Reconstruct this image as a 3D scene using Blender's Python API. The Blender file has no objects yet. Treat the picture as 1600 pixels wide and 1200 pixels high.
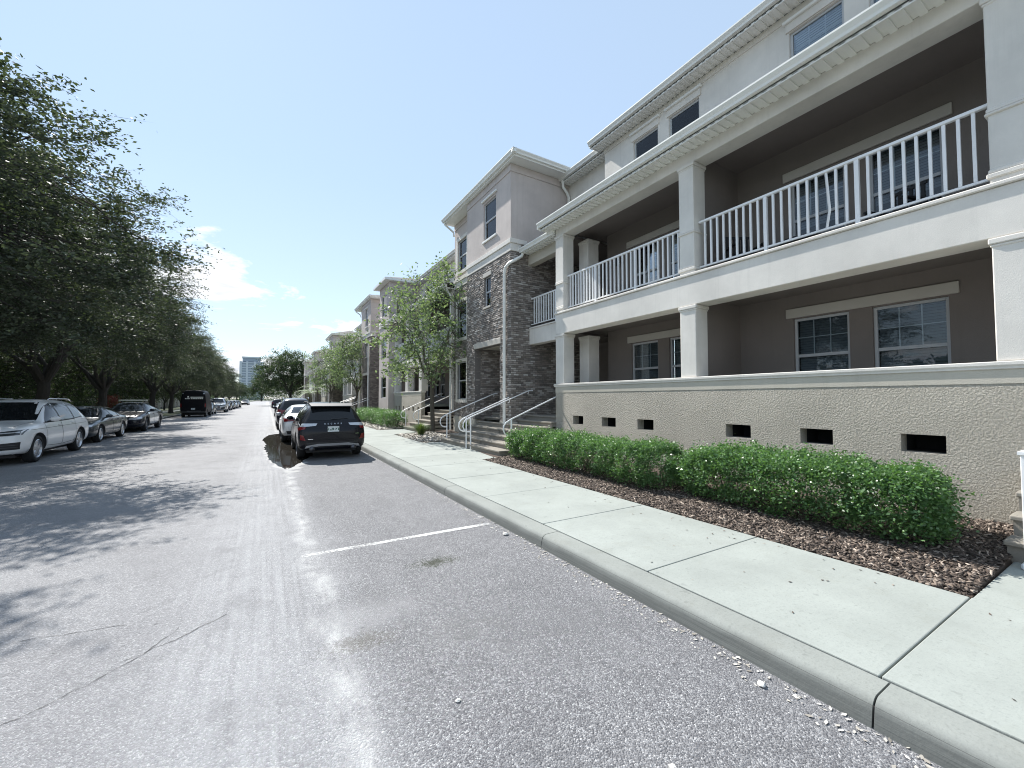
import bpy, bmesh, math, random
import numpy as np
from mathutils import Vector, Matrix
from mathutils.bvhtree import BVHTree

R = math.radians
rng = random.Random(11)
SC = bpy.context.scene
COL = SC.collection

# ------------------------------------------------------------------ camera
CAM_H = 1.75
cam = bpy.data.cameras.new("camera")
cam.sensor_width = 36.0
cam.lens = 14.4
cam.clip_start = 0.05
cam.clip_end = 6000
camo = bpy.data.objects.new("camera", cam)
COL.objects.link(camo)
camo.location = (0, 0, CAM_H)
camo.rotation_euler = (R(90 + 2.06), 0, -math.atan(382 / 640))
SC.camera = camo

# ------------------------------------------------------------------ light
SUN_EL, SUN_AZ = 45.0, 11.0          # azimuth: degrees from +Y towards -X
sd = Vector((-math.sin(R(SUN_AZ)) * math.cos(R(SUN_EL)), math.cos(R(SUN_AZ)) * math.cos(R(SUN_EL)), math.sin(R(SUN_EL))))
sun = bpy.data.lights.new("sun", 'SUN')
sun.energy = 5.0
sun.angle = R(0.53)
sun.color = (1.0, 0.965, 0.91)
suno = bpy.data.objects.new("sun", sun)
COL.objects.link(suno)
suno.rotation_euler = sd.to_track_quat('Z', 'Y').to_euler()

W = bpy.data.worlds.new("World")
SC.world = W
W.use_nodes = True
wn = W.node_tree
bg = wn.nodes["Background"]
sky = wn.nodes.new("ShaderNodeTexSky")
sky.sky_type = 'NISHITA'
sky.sun_disc = False
sky.sun_elevation = R(SUN_EL)
sky.sun_rotation = R(-SUN_AZ)
sky.altitude = 0
sky.air_density = 1.0
sky.dust_density = 0.05
sky.ozone_density = 1.0
bg.inputs[1].default_value = 0.11

SC.view_settings.view_transform = 'Standard'
SC.view_settings.look = 'None'
SC.view_settings.gamma = 1
SC.view_settings.use_curve_mapping = False
SC.view_settings.exposure = 0.68
SC.render.engine = 'CYCLES'
SC.cycles.max_bounces = 8
SC.cycles.diffuse_bounces = 4
SC.cycles.transparent_max_bounces = 12
SC.cycles.use_denoising = True
SC.cycles.pixel_filter_type = 'BLACKMAN_HARRIS'
SC.cycles.filter_width = 1.05


# ------------------------------------------------------------------ node helpers
def sock(nt, node, key, val):
    s = node.inputs[key]
    if hasattr(val, 'is_linked') or isinstance(val, bpy.types.NodeSocket):
        nt.links.new(val, s)
    else:
        if isinstance(val, (tuple, list)) and len(val) == 3 and s.type == 'RGBA':
            val = (*val, 1)
        s.default_value = val


def N(nt, typ, ins=None, **props):
    n = nt.nodes.new("ShaderNode" + typ)
    for k, v in props.items():
        setattr(n, k, v)
    for k, v in (ins or {}).items():
        sock(nt, n, k, v)
    return n


def math_(nt, op, a, b=0.0, c=None, clamp=False):
    n = nt.nodes.new("ShaderNodeMath")
    n.operation = op
    n.use_clamp = clamp
    sock(nt, n, 0, a)
    sock(nt, n, 1, b)
    if c is not None:
        sock(nt, n, 2, c)
    return n.outputs[0]


def ramp(nt, fac, stops, interp='LINEAR'):
    n = nt.nodes.new("ShaderNodeValToRGB")
    n.color_ramp.interpolation = interp
    el = n.color_ramp.elements
    while len(el) < len(stops):
        el.new(0.5)
    for e, (p, c) in zip(el, stops):
        e.position = p
        if isinstance(c, (int, float)):
            c = (c, c, c)
        e.color = (*c, 1)
    sock(nt, n, 0, fac)
    return n.outputs[0]


def mixc(nt, fac, a, b, mode='MIX'):
    n = nt.nodes.new("ShaderNodeMix")
    n.data_type = 'RGBA'
    n.blend_type = mode
    n.clamp_factor = True
    sock(nt, n, 0, fac)
    for k, v in ((6, a), (7, b)):
        sock(nt, n, k, v)
    return n.outputs[2]


def noise(nt, vec, scale, detail=3, rough=0.55, dist=0.0):
    n = N(nt, "TexNoise", {'Scale': scale, 'Detail': detail, 'Roughness': rough, 'Distortion': dist})
    if vec is not None:
        sock(nt, n, 'Vector', vec)
    return n.outputs[0]


def pos(nt):
    return nt.nodes.new("ShaderNodeNewGeometry").outputs['Position']


def vscale(nt, vec, s):
    n = nt.nodes.new("ShaderNodeVectorMath")
    n.operation = 'MULTIPLY'
    sock(nt, n, 0, vec)
    n.inputs[1].default_value = s
    return n.outputs[0]


def bump(nt, h, strength, dist=0.01):
    n = N(nt, "Bump", {'Strength': strength, 'Distance': dist, 'Height': h})
    return n.outputs[0]


def newmat(name):
    m = bpy.data.materials.new(name)
    m.use_nodes = True
    nt = m.node_tree
    return m, nt, nt.nodes["Principled BSDF"]


MATS = {}


def plain(name, col, rough=0.5, metal=0.0, spec=0.5, coat=0.0, var=0.0, scale=6.0):
    if name in MATS:
        return MATS[name]
    m, nt, b = newmat(name)
    b.inputs['Base Color'].default_value = (*col, 1)
    b.inputs['Roughness'].default_value = rough
    b.inputs['Metallic'].default_value = metal
    b.inputs['Specular IOR Level'].default_value = spec
    if coat:
        b.inputs['Coat Weight'].default_value = coat
        b.inputs['Coat Roughness'].default_value = 0.04
    if var:
        f = noise(nt, pos(nt), scale, 5, 0.6)
        c = mixc(nt, f, tuple(x * (1 - var) for x in col), tuple(min(1, x * (1 + var)) for x in col))
        nt.links.new(c, b.inputs['Base Color'])
        r = math_(nt, 'MULTIPLY_ADD', f, 0.25, rough - 0.1, clamp=True)
        nt.links.new(r, b.inputs['Roughness'])
    MATS[name] = m
    return m


def stucco(name, col, bscale, bstr, stain=0.12, dist=0.01, voro=False):
    m, nt, b = newmat(name)
    p = pos(nt)
    f1 = noise(nt, p, 0.9, 5, 0.6)
    f2 = noise(nt, vscale(nt, p, (6.0, 6.0, 0.35)), 1.3, 6, 0.7)
    f3 = noise(nt, p, 14, 4, 0.7)
    c = mixc(nt, ramp(nt, f1, [(0.35, 0.0), (0.7, 1.0)]), tuple(x * (1 - stain) for x in col), tuple(min(1, x * (1 + stain * 0.5)) for x in col))
    c = mixc(nt, math_(nt, 'MULTIPLY', ramp(nt, f2, [(0.52, 0.0), (0.78, 1.0)]), stain * 2.2), c, tuple(x * 0.62 for x in col))
    c = mixc(nt, math_(nt, 'MULTIPLY', f3, 0.25), c, tuple(x * 0.85 for x in col))
    nt.links.new(c, b.inputs['Base Color'])
    b.inputs['Roughness'].default_value = 0.85
    b.inputs['Specular IOR Level'].default_value = 0.25
    h = noise(nt, p, bscale, 4, 0.62, 0.4)
    if voro:
        h = ramp(nt, h, [(0.38, 0.0), (0.62, 1.0)])
    nt.links.new(bump(nt, h, bstr, dist), b.inputs['Normal'])
    MATS[name] = m
    return m


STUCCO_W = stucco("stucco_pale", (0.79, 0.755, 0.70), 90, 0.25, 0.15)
STUCCO_G = stucco("stucco_taupe", (0.60, 0.535, 0.50), 80, 0.35, 0.14)
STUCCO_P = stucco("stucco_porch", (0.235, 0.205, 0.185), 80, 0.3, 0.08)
STUCCO_R = stucco("stucco_rough", (0.60, 0.555, 0.475), 38, 0.8, 0.12, 0.025, True)
STUCCO_S = stucco("stucco_band", (0.58, 0.54, 0.46), 70, 0.35, 0.10)
TRIM = plain("white_trim", (0.82, 0.82, 0.79), 0.5, var=0.07, scale=3)
VINYL = plain("white_vinyl", (0.84, 0.84, 0.80), 0.42, var=0.06, scale=2.5)
PAINTW = plain("white_painted_metal", (0.86, 0.86, 0.86), 0.35, var=0.04, scale=8)
WFRAME = plain("window_frame_vinyl", (0.50, 0.51, 0.52), 0.4, var=0.05)
MUNT = plain("muntin_grey", (0.6, 0.61, 0.62), 0.5)
LINTEL = plain("lintel_trim", (0.52, 0.49, 0.44), 0.6, var=0.08, scale=4)
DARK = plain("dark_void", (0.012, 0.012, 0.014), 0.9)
DOORM = plain("door_dark", (0.03, 0.015, 0.012), 0.4, var=0.2)
BLACKP = plain("black_plastic", (0.02, 0.02, 0.022), 0.55)
RUBBER = plain("tyre_rubber", (0.018, 0.018, 0.019), 0.8, var=0.2, scale=20)
ALLOY = plain("alloy_rim", (0.55, 0.56, 0.58), 0.3, 0.9)
DARKRIM = plain("dark_rim", (0.10, 0.10, 0.11), 0.35, 0.8)
CHROME = plain("chrome", (0.8, 0.8, 0.82), 0.12, 1.0)
SILVERP = plain("silver_plastic", (0.42, 0.42, 0.43), 0.4, 0.4)
BARK = None


def mk_bark(name, a, bcol):
    m, nt, b = newmat(name)
    p = pos(nt)
    v = vscale(nt, p, (1, 1, 0.22))
    f = noise(nt, v, 24, 6, 0.7, 1.0)
    nt.links.new(mixc(nt, f, a, bcol), b.inputs['Base Color'])
    b.inputs['Roughness'].default_value = 0.95
    nt.links.new(bump(nt, f, 1.0, 0.03), b.inputs['Normal'])
    return m


BARK = mk_bark("oak_bark", (0.025, 0.022, 0.02), (0.09, 0.08, 0.07))
BARK2 = mk_bark("young_bark", (0.07, 0.06, 0.045), (0.16, 0.145, 0.12))


def leafmat(name, c1, c2, rough=0.38, trans=0.3, spec=0.5, tcol=None):
    m, nt, b = newmat(name)
    g = nt.nodes.new("ShaderNodeNewGeometry")
    oi = nt.nodes.new("ShaderNodeObjectInfo")
    f = math_(nt, 'FRACT', math_(nt, 'ADD', g.outputs['Random Per Island'], math_(nt, 'MULTIPLY', oi.outputs['Random'], 0.37)))
    big = noise(nt, g.outputs['Position'], 0.8, 3, 0.6)
    f = math_(nt, 'ADD', math_(nt, 'MULTIPLY', f, 0.6), math_(nt, 'MULTIPLY', big, 0.4))
    c = mixc(nt, math_(nt, 'POWER', f, 1.6), c1, c2)
    nt.links.new(c, b.inputs['Base Color'])
    b.inputs['Roughness'].default_value = rough
    b.inputs['Specular IOR Level'].default_value = spec
    t = N(nt, "BsdfTranslucent")
    nt.links.new(mixc(nt, 0.5, c, tcol or (c2[0] * 1.5, c2[1] * 1.9, c2[2] * 0.6)), t.inputs[0])
    mx = N(nt, "MixShader", {0: trans})
    nt.links.new(b.outputs[0], mx.inputs[1])
    nt.links.new(t.outputs[0], mx.inputs[2])
    nt.links.new(mx.outputs[0], nt.nodes["Material Output"].inputs[0])
    return m


LEAF_OAK = leafmat("oak_leaf", (0.020, 0.029, 0.020), (0.16, 0.18, 0.14), 0.55, 0.17, 0.12)  # few pale leaves among dark ones put sunlit speckle into the colour
LEAF_YOUNG = leafmat("young_leaf", (0.06, 0.095, 0.055), (0.36, 0.42, 0.30), 0.5, 0.27, 0.15)
LEAF_HEDGE = leafmat("hedge_leaf", (0.020, 0.060, 0.019), (0.25, 0.42, 0.18), 0.36, 0.22, 0.45)
LEAF_DARK = leafmat("broad_leaf", (0.02, 0.036, 0.02), (0.12, 0.16, 0.085), 0.55, 0.2, 0.18)
LEAF_BUSH = leafmat("bush_leaf", (0.05, 0.09, 0.04), (0.13, 0.20, 0.08), 0.5, 0.3, 0.35)
LEAF_RED = leafmat("red_leaf", (0.12, 0.03, 0.02), (0.28, 0.07, 0.04), 0.4, 0.3, tcol=(0.4, 0.08, 0.04))
LEAF_GRASS = leafmat("grass_blade", (0.06, 0.10, 0.03), (0.17, 0.22, 0.08), 0.45, 0.3)


def glassmat(name, tint, refl=0.08):
    m, nt, b = newmat(name)
    tr = N(nt, "BsdfTransparent", {0: tint})
    gl = N(nt, "BsdfGlossy", {0: (0.95, 0.97, 1.0), 1: 0.015})
    fr = N(nt, "Fresnel", {0: 1.45})
    fac = math_(nt, 'MULTIPLY_ADD', fr.outputs[0], 1.0, refl, clamp=True)
    mx = N(nt, "MixShader", {0: fac})
    nt.links.new(tr.outputs[0], mx.inputs[1])
    nt.links.new(gl.outputs[0], mx.inputs[2])
    nt.links.new(mx.outputs[0], nt.nodes["Material Output"].inputs[0])
    return m


GLASS = glassmat("window_glass", (0.82, 0.86, 0.88, 1), 0.0)
BLINDW = plain("pale_blind", (0.55, 0.58, 0.60), 0.6)  # pale top-floor blind, whitened to carry the sky reflection of its panes
BLIND = plain("window_blind", (0.17, 0.18, 0.19), 0.6)
CARGLASS = plain("car_glass", (0.012, 0.014, 0.016), 0.03, 0, 0.4)
LAMPW = plain("lamp_clear", (0.55, 0.57, 0.6), 0.08, 0.3, 0.8)
LAMPD = plain("lamp_smoked", (0.05, 0.055, 0.06), 0.06, 0.2, 0.9)
LAMPR = plain("lamp_red", (0.16, 0.008, 0.010), 0.12, 0.0, 0.7)
LAMPA = plain("lamp_amber", (0.7, 0.25, 0.03), 0.15)


# ------------------------------------------------------------------ mesh helpers
class MB:
    def __init__(s):
        s.v, s.f, s.m = [], [], []

    def add(s, vs, fs, m=0):
        o = len(s.v)
        s.v += [tuple(v) for v in vs]
        for f in fs:
            s.f.append(tuple(i + o for i in f))
            s.m.append(m)
        return s

    def box(s, x0, x1, y0, y1, z0, z1, m=0):
        return s.add([(x0, y0, z0), (x1, y0, z0), (x1, y1, z0), (x0, y1, z0), (x0, y0, z1), (x1, y0, z1), (x1, y1, z1), (x0, y1, z1)],
                     [(0, 3, 2, 1), (4, 5, 6, 7), (0, 1, 5, 4), (1, 2, 6, 5), (2, 3, 7, 6), (3, 0, 4, 7)], m)

    def quad(s, a, b, c, d, m=0):
        return s.add([a, b, c, d], [(0, 1, 2, 3)], m)

    def prism(s, prof, axis, a0, a1, m=0):
        """prof: 2D loop; axis 'y': (x,z), 'x': (y,z), 'z': (x,y)"""
        n = len(prof)
        area = sum(prof[i][0] * prof[(i + 1) % n][1] - prof[(i + 1) % n][0] * prof[i][1] for i in range(n))
        if area < 0:
            prof = prof[::-1]

        def P(p, a):
            return {'y': (p[0], a, p[1]), 'x': (a, p[0], p[1]), 'z': (p[0], p[1], a)}[axis]
        vs = [P(p, a0) for p in prof] + [P(p, a1) for p in prof]
        fs = [tuple(range(n))[::-1], tuple(range(n, 2 * n))]
        for i in range(n):
            j = (i + 1) % n
            fs.append((i, j, j + n, i + n))
        if axis == 'y':
            fs = [f[::-1] for f in fs]
        return s.add(vs, fs, m)

    def tube(s, pts, rad, n=8, m=0, caps=True):
        pts = [Vector(p) for p in pts]
        if not isinstance(rad, (list, tuple)):
            rad = [rad] * len(pts)
        o = len(s.v)
        t0 = (pts[1] - pts[0]).normalized()
        up = Vector((0, 0, 1)) if abs(t0.z) < 0.9 else Vector((1, 0, 0))
        u = t0.cross(up).normalized()
        for i, p in enumerate(pts):
            t = (pts[min(i + 1, len(pts) - 1)] - pts[max(i - 1, 0)]).normalized()
            u = (u - t * u.dot(t)).normalized()
            w = t.cross(u)
            for k in range(n):
                a = 2 * math.pi * k / n
                s.v.append(tuple(p + (u * math.cos(a) + w * math.sin(a)) * rad[i]))
        for i in range(len(pts) - 1):
            for k in range(n):
                k2 = (k + 1) % n
                s.f.append((o + i * n + k, o + i * n + k2, o + (i + 1) * n + k2, o + (i + 1) * n + k))
                s.m.append(m)
        if caps:
            s.f.append(tuple(o + k for k in range(n))[::-1])
            e = o + (len(pts) - 1) * n
            s.f.append(tuple(e + k for k in range(n)))
            s.m += [m, m]
        return s

    def lathe_x(s, prof, cx, cy, cz, n=28, m=0):
        """prof: list of (x_offset, radius) revolved about the X axis"""
        o = len(s.v)
        for (dx, r) in prof:
            for k in range(n):
                a = 2 * math.pi * k / n
                s.v.append((cx + dx, cy + r * math.cos(a), cz + r * math.sin(a)))
        for i in range(len(prof) - 1):
            for k in range(n):
                k2 = (k + 1) % n
                s.f.append((o + i * n + k, o + (i + 1) * n + k, o + (i + 1) * n + k2, o + i * n + k2))
                s.m.append(m)
        return s

    def mesh(s, name, mats, off=(0, 0, 0)):
        me = bpy.data.meshes.new(name)
        v = [(a - off[0], b - off[1], c - off[2]) for a, b, c in s.v]
        me.from_pydata(v, [], s.f)
        if not isinstance(mats, (list, tuple)):
            mats = [mats]
        for m in mats:
            me.materials.append(m)
        if len(mats) > 1:
            me.polygons.foreach_set('material_index', s.m)
        me.update()
        return me

    def build(s, name, mats, parent=None, smooth=False, bevel=0.0, origin=None, seg=1):
        off = parent_loc(parent) if parent else (origin or (0, 0, 0))
        me = s.mesh(name, mats, off)
        if smooth:
            me.polygons.foreach_set('use_smooth', [True] * len(me.polygons))
            try:
                me.set_sharp_from_angle(angle=R(40))
            except Exception:
                pass
        o = link(name, me, parent)
        if not parent and origin:
            o.location = origin
        if bevel:
            md = o.modifiers.new("bevel", 'BEVEL')
            md.width = bevel
            md.segments = seg
            md.limit_method = 'ANGLE'
            md.angle_limit = R(40)
        return o


def parent_loc(p):
    v = Vector((0, 0, 0))
    while p:
        v += p.location
        p = p.parent
    return v


def link(name, data, parent=None):
    o = bpy.data.objects.new(name, data)
    COL.objects.link(o)
    if parent:
        o.parent = parent
    return o


def tag(o, label=None, cat=None, group=None, kind=None):
    for k, v in (('label', label), ('category', cat), ('group', group), ('kind', kind)):
        if v:
            o[k] = v
    return o


def thing(name, loc, label, cat, group=None, rz=0.0):
    o = link(name, None)
    o.location = loc
    o.rotation_euler = (0, 0, rz)
    o.empty_display_size = 0.2
    return tag(o, label, cat, group)


def struct(o):
    o['kind'] = 'structure'
    return o


def copy_tree(o, parent=None):
    c = o.copy()
    COL.objects.link(c)
    if parent:
        c.parent = parent
    for ch in list(o.children):
        copy_tree(ch, c)
    return c


def fast_mesh(name, V, F, mat, smooth=False):
    V = np.asarray(V, np.float32)
    F = np.asarray(F, np.int32)
    me = bpy.data.meshes.new(name)
    k = F.shape[1]
    me.vertices.add(len(V))
    me.vertices.foreach_set('co', V.ravel())
    me.loops.add(F.size)
    me.loops.foreach_set('vertex_index', F.ravel())
    me.polygons.add(len(F))
    me.polygons.foreach_set('loop_start', np.arange(0, F.size, k, dtype=np.int32))
    me.polygons.foreach_set('loop_total', np.full(len(F), k, np.int32))
    if smooth:
        me.polygons.foreach_set('use_smooth', np.ones(len(F), bool))
    me.materials.append(mat)
    me.update(calc_edges=True)
    return me


def leaf_quads(rs, C, size, aspect=0.5, upbias=0.6, jitter=0.35):
    """diamond leaves at centres C (n,3)"""
    n = len(C)
    d = rs.normal(size=(n, 3))
    d[:, 2] *= 0.6
    d /= np.linalg.norm(d, axis=1)[:, None]
    nn = rs.normal(size=(n, 3))
    nn[:, 2] += upbias
    nn /= np.linalg.norm(nn, axis=1)[:, None]
    s = np.cross(d, nn)
    s /= np.linalg.norm(s, axis=1)[:, None] + 1e-9
    L = (size * (1 + jitter * rs.uniform(-1, 1, n)))[:, None]
    w = L * aspect
    up = np.cross(s, d)
    V = np.empty((n, 4, 3))
    V[:, 0] = C - d * L * 0.5
    V[:, 1] = C + s * w * 0.5 + up * L * 0.06
    V[:, 2] = C + d * L * 0.5
    V[:, 3] = C - s * w * 0.5 + up * L * 0.06
    F = np.arange(4 * n).reshape(n, 4)
    return V.reshape(-1, 3), F


def wall_holes(mb, axis, plane, t, u0, u1, z0, z1, holes=(), m=0):
    """a wall of thickness t whose seen face lies at `plane` (axis 'x': faces -X, u = y; axis 'y': faces -Y, u = x) with rectangular openings"""
    us = sorted({u0, u1, *[h[0] for h in holes], *[h[1] for h in holes]})
    zs = sorted({z0, z1, *[h[2] for h in holes], *[h[3] for h in holes]})
    us = [u for u in us if u0 <= u <= u1]
    zs = [z for z in zs if z0 <= z <= z1]

    def P(u, d, z):
        return (plane + d, u, z) if axis == 'x' else (u, plane + d, z)

    def Q(a, b, c, d):
        if axis == 'x':
            mb.quad(d, c, b, a, m)
        else:
            mb.quad(a, b, c, d, m)
    for i in range(len(us) - 1):
        for j in range(len(zs) - 1):
            a, b, c, d = us[i], us[i + 1], zs[j], zs[j + 1]
            uc, zc = (a + b) / 2, (c + d) / 2
            if any(h[0] < uc < h[1] and h[2] < zc < h[3] for h in holes):
                continue
            Q(P(a, 0, c), P(b, 0, c), P(b, 0, d), P(a, 0, d))
            Q(P(b, t, c), P(a, t, c), P(a, t, d), P(b, t, d))
    for (a, b, c, d) in holes:
        Q(P(a, 0, c), P(a, 0, d), P(a, t, d), P(a, t, c))
        Q(P(b, 0, d), P(b, 0, c), P(b, t, c), P(b, t, d))
        Q(P(a, 0, d), P(b, 0, d), P(b, t, d), P(a, t, d))
        Q(P(b, 0, c), P(a, 0, c), P(a, t, c), P(b, t, c))
    Q(P(u0, t, z0), P(u0, 0, z0), P(u0, 0, z1), P(u0, t, z1))
    Q(P(u1, 0, z0), P(u1, t, z0), P(u1, t, z1), P(u1, 0, z1))
    Q(P(u0, 0, z1), P(u1, 0, z1), P(u1, t, z1), P(u0, t, z1))
    Q(P(u0, t, z0), P(u1, t, z0), P(u1, 0, z0), P(u0, 0, z0))
    return mb


# ================================================================== GROUND, ROAD, PAVEMENT
KX = 2.79          # road edge of the kerb
KB = 3.05          # back of the kerb
SX = 4.90          # inner edge of the pavement


def mk_asphalt():
    m, nt, b = newmat("asphalt")
    p = pos(nt)
    sep = N(nt, "SeparateXYZ", {0: p})
    X, Y = sep.outputs[0], sep.outputs[1]
    v1 = N(nt, "TexVoronoi", {'Vector': p, 'Scale': 105.0, 'Randomness': 1.0})
    v2 = N(nt, "TexVoronoi", {'Vector': p, 'Scale': 210.0})
    g1 = N(nt, "SeparateColor", {0: v1.outputs['Color']}).outputs[0]
    g2 = N(nt, "SeparateColor", {0: v2.outputs['Color']}).outputs[1]
    grain = math_(nt, 'ADD', math_(nt, 'MULTIPLY', g1, 0.6), math_(nt, 'MULTIPLY', g2, 0.4))
    c = ramp(nt, grain, [(0.10, (0.085, 0.084, 0.09)), (0.46, (0.155, 0.155, 0.163)), (0.66, (0.215, 0.216, 0.224)), (0.82, (0.34, 0.34, 0.345)), (0.94, (0.52, 0.52, 0.52))])
    # the traffic lane is bleached by wear, the bay less so
    lanew = ramp(nt, math_(nt, 'ADD', X, math_(nt, 'MULTIPLY', math_(nt, 'SUBTRACT', noise(nt, p, 0.7, 4), 0.5), 1.2)), [(0.0, 1.0), (0.9, 0.0)])
    c = mixc(nt, math_(nt, 'MULTIPLY', lanew, 0.30), c, (0.40, 0.40, 0.41))
    big = noise(nt, p, 0.55, 5, 0.6)
    c = mixc(nt, math_(nt, 'MULTIPLY', ramp(nt, big, [(0.35, 1.0), (0.6, 0.0)]), 0.25), c, (0.12, 0.12, 0.128))
    med = noise(nt, vscale(nt, p, (1.0, 0.35, 1.0)), 3.2, 5, 0.65)
    c = mixc(nt, math_(nt, 'MULTIPLY', ramp(nt, med, [(0.5, 0.0), (0.75, 1.0)]), 0.2), c, (0.30, 0.30, 0.305))
    # dusty wheel-wash lane beside the parking bays
    wob = math_(nt, 'MULTIPLY', math_(nt, 'SUBTRACT', noise(nt, vscale(nt, p, (0.25, 1, 1)), 0.5, 3), 0.5), 0.9)
    xx = math_(nt, 'ADD', X, wob)
    d = math_(nt, 'ABSOLUTE', math_(nt, 'SUBTRACT', xx, 0.0))
    lane = ramp(nt, d, [(0.0, 0.75), (0.35, 0.55), (0.85, 0.0)])
    streak = noise(nt, vscale(nt, p, (16.0, 0.35, 1.0)), 1.0, 5, 0.7)
    lane = math_(nt, 'MULTIPLY', lane, ramp(nt, streak, [(0.33, 0.15), (0.62, 1.0)]))
    fine = noise(nt, p, 9, 5, 0.7)
    lane = math_(nt, 'MULTIPLY', lane, ramp(nt, fine, [(0.3, 0.55), (0.65, 1.0)]))
    c = mixc(nt, math_(nt, 'MULTIPLY', lane, 0.62), c, (0.47, 0.48, 0.49))
    wob2 = math_(nt, 'MULTIPLY', math_(nt, 'SUBTRACT', noise(nt, vscale(nt, p, (0.2, 1, 1)), 1.3, 4, 0.6), 0.5), 0.42)
    d2 = math_(nt, 'ABSOLUTE', math_(nt, 'SUBTRACT', math_(nt, 'ADD', X, wob2), 0.44))
    trail = math_(nt, 'MULTIPLY', ramp(nt, d2, [(0.0, 1.0), (0.04, 0.7), (0.15, 0.0)]), ramp(nt, noise(nt, vscale(nt, p, (1, 0.5, 1)), 4, 6, 0.75), [(0.38, 0.0), (0.62, 1.0)]))
    c = mixc(nt, math_(nt, 'MULTIPLY', trail, 0.72), c, (0.56, 0.56, 0.555))
    # oil drips and dark flecks
    fl = noise(nt, p, 16, 2, 0.5)
    c = mixc(nt, math_(nt, 'MULTIPLY', ramp(nt, fl, [(0.735, 0.0), (0.76, 1.0)]), 0.7), c, (0.05, 0.05, 0.05))
    mot = noise(nt, p, 2.0, 6, 0.7)
    c = mixc(nt, math_(nt, 'MULTIPLY', ramp(nt, mot, [(0.30, 1.0), (0.48, 0.0)]), 0.35), c, (0.10, 0.10, 0.105))
    # pale ring of dried silt round the puddle
    pd = N(nt, "VectorMath", {0: vscale(nt, N(nt, "VectorMath", {0: p, 1: (0.55, 17.4, 0)}, operation='SUBTRACT').outputs[0], (1.60, 0.17, 1.0))}, operation='LENGTH').outputs[1]
    pdn = math_(nt, 'ADD', pd, math_(nt, 'MULTIPLY', math_(nt, 'SUBTRACT', noise(nt, p, 2.2, 5), 0.5), 0.7))
    ring = ramp(nt, pdn, [(0.9, 0.95), (1.15, 0.6), (1.5, 0.0)])
    c = mixc(nt, math_(nt, 'MULTIPLY', ring, 0.62), c, (0.52, 0.52, 0.50))
    # oil stains and a mossy patch in the bay
    for (sx, sy, rx, ry, col, k) in ((1.58, 4.25, 3.0, 6.0, (0.04, 0.045, 0.03), 0.95), (0.62, 3.15, 3.2, 6.5, (0.10, 0.09, 0.07), 0.45), (0.72, 3.5, 1.8, 3.0, (0.40, 0.40, 0.40), 0.28),
                                     (2.0, 2.6, 1.2, 2.0, (0.14, 0.14, 0.145), 0.4), (1.3, 2.95, 2.2, 3.2, (0.15, 0.15, 0.15), 0.4)):
        q = N(nt, "VectorMath", {0: vscale(nt, N(nt, "VectorMath", {0: p, 1: (sx, sy, 0)}, operation='SUBTRACT').outputs[0], (rx, ry, 1.0))}, operation='LENGTH').outputs[1]
        q = math_(nt, 'ADD', q, math_(nt, 'MULTIPLY', math_(nt, 'SUBTRACT', noise(nt, p, 8, 8, 0.8), 0.5), 2.4))
        q = math_(nt, 'ADD', q, math_(nt, 'MULTIPLY', math_(nt, 'SUBTRACT', g1, 0.5), 0.7))
        c = mixc(nt, math_(nt, 'MULTIPLY', ramp(nt, q, [(0.3, 1.0), (0.8, 0.0)]), k), c, col)
    nt.links.new(c, b.inputs['Base Color'])
    b.inputs['Roughness'].default_value = 0.8
    b.inputs['Specular IOR Level'].default_value = 0.35
    h = math_(nt, 'ADD', math_(nt, 'MULTIPLY', v1.outputs['Distance'], -1.0), math_(nt, 'MULTIPLY', noise(nt, p, 45, 3), 0.7))
    nt.links.new(bump(nt, h, 0.75, 0.008), b.inputs['Normal'])
    return m


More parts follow.
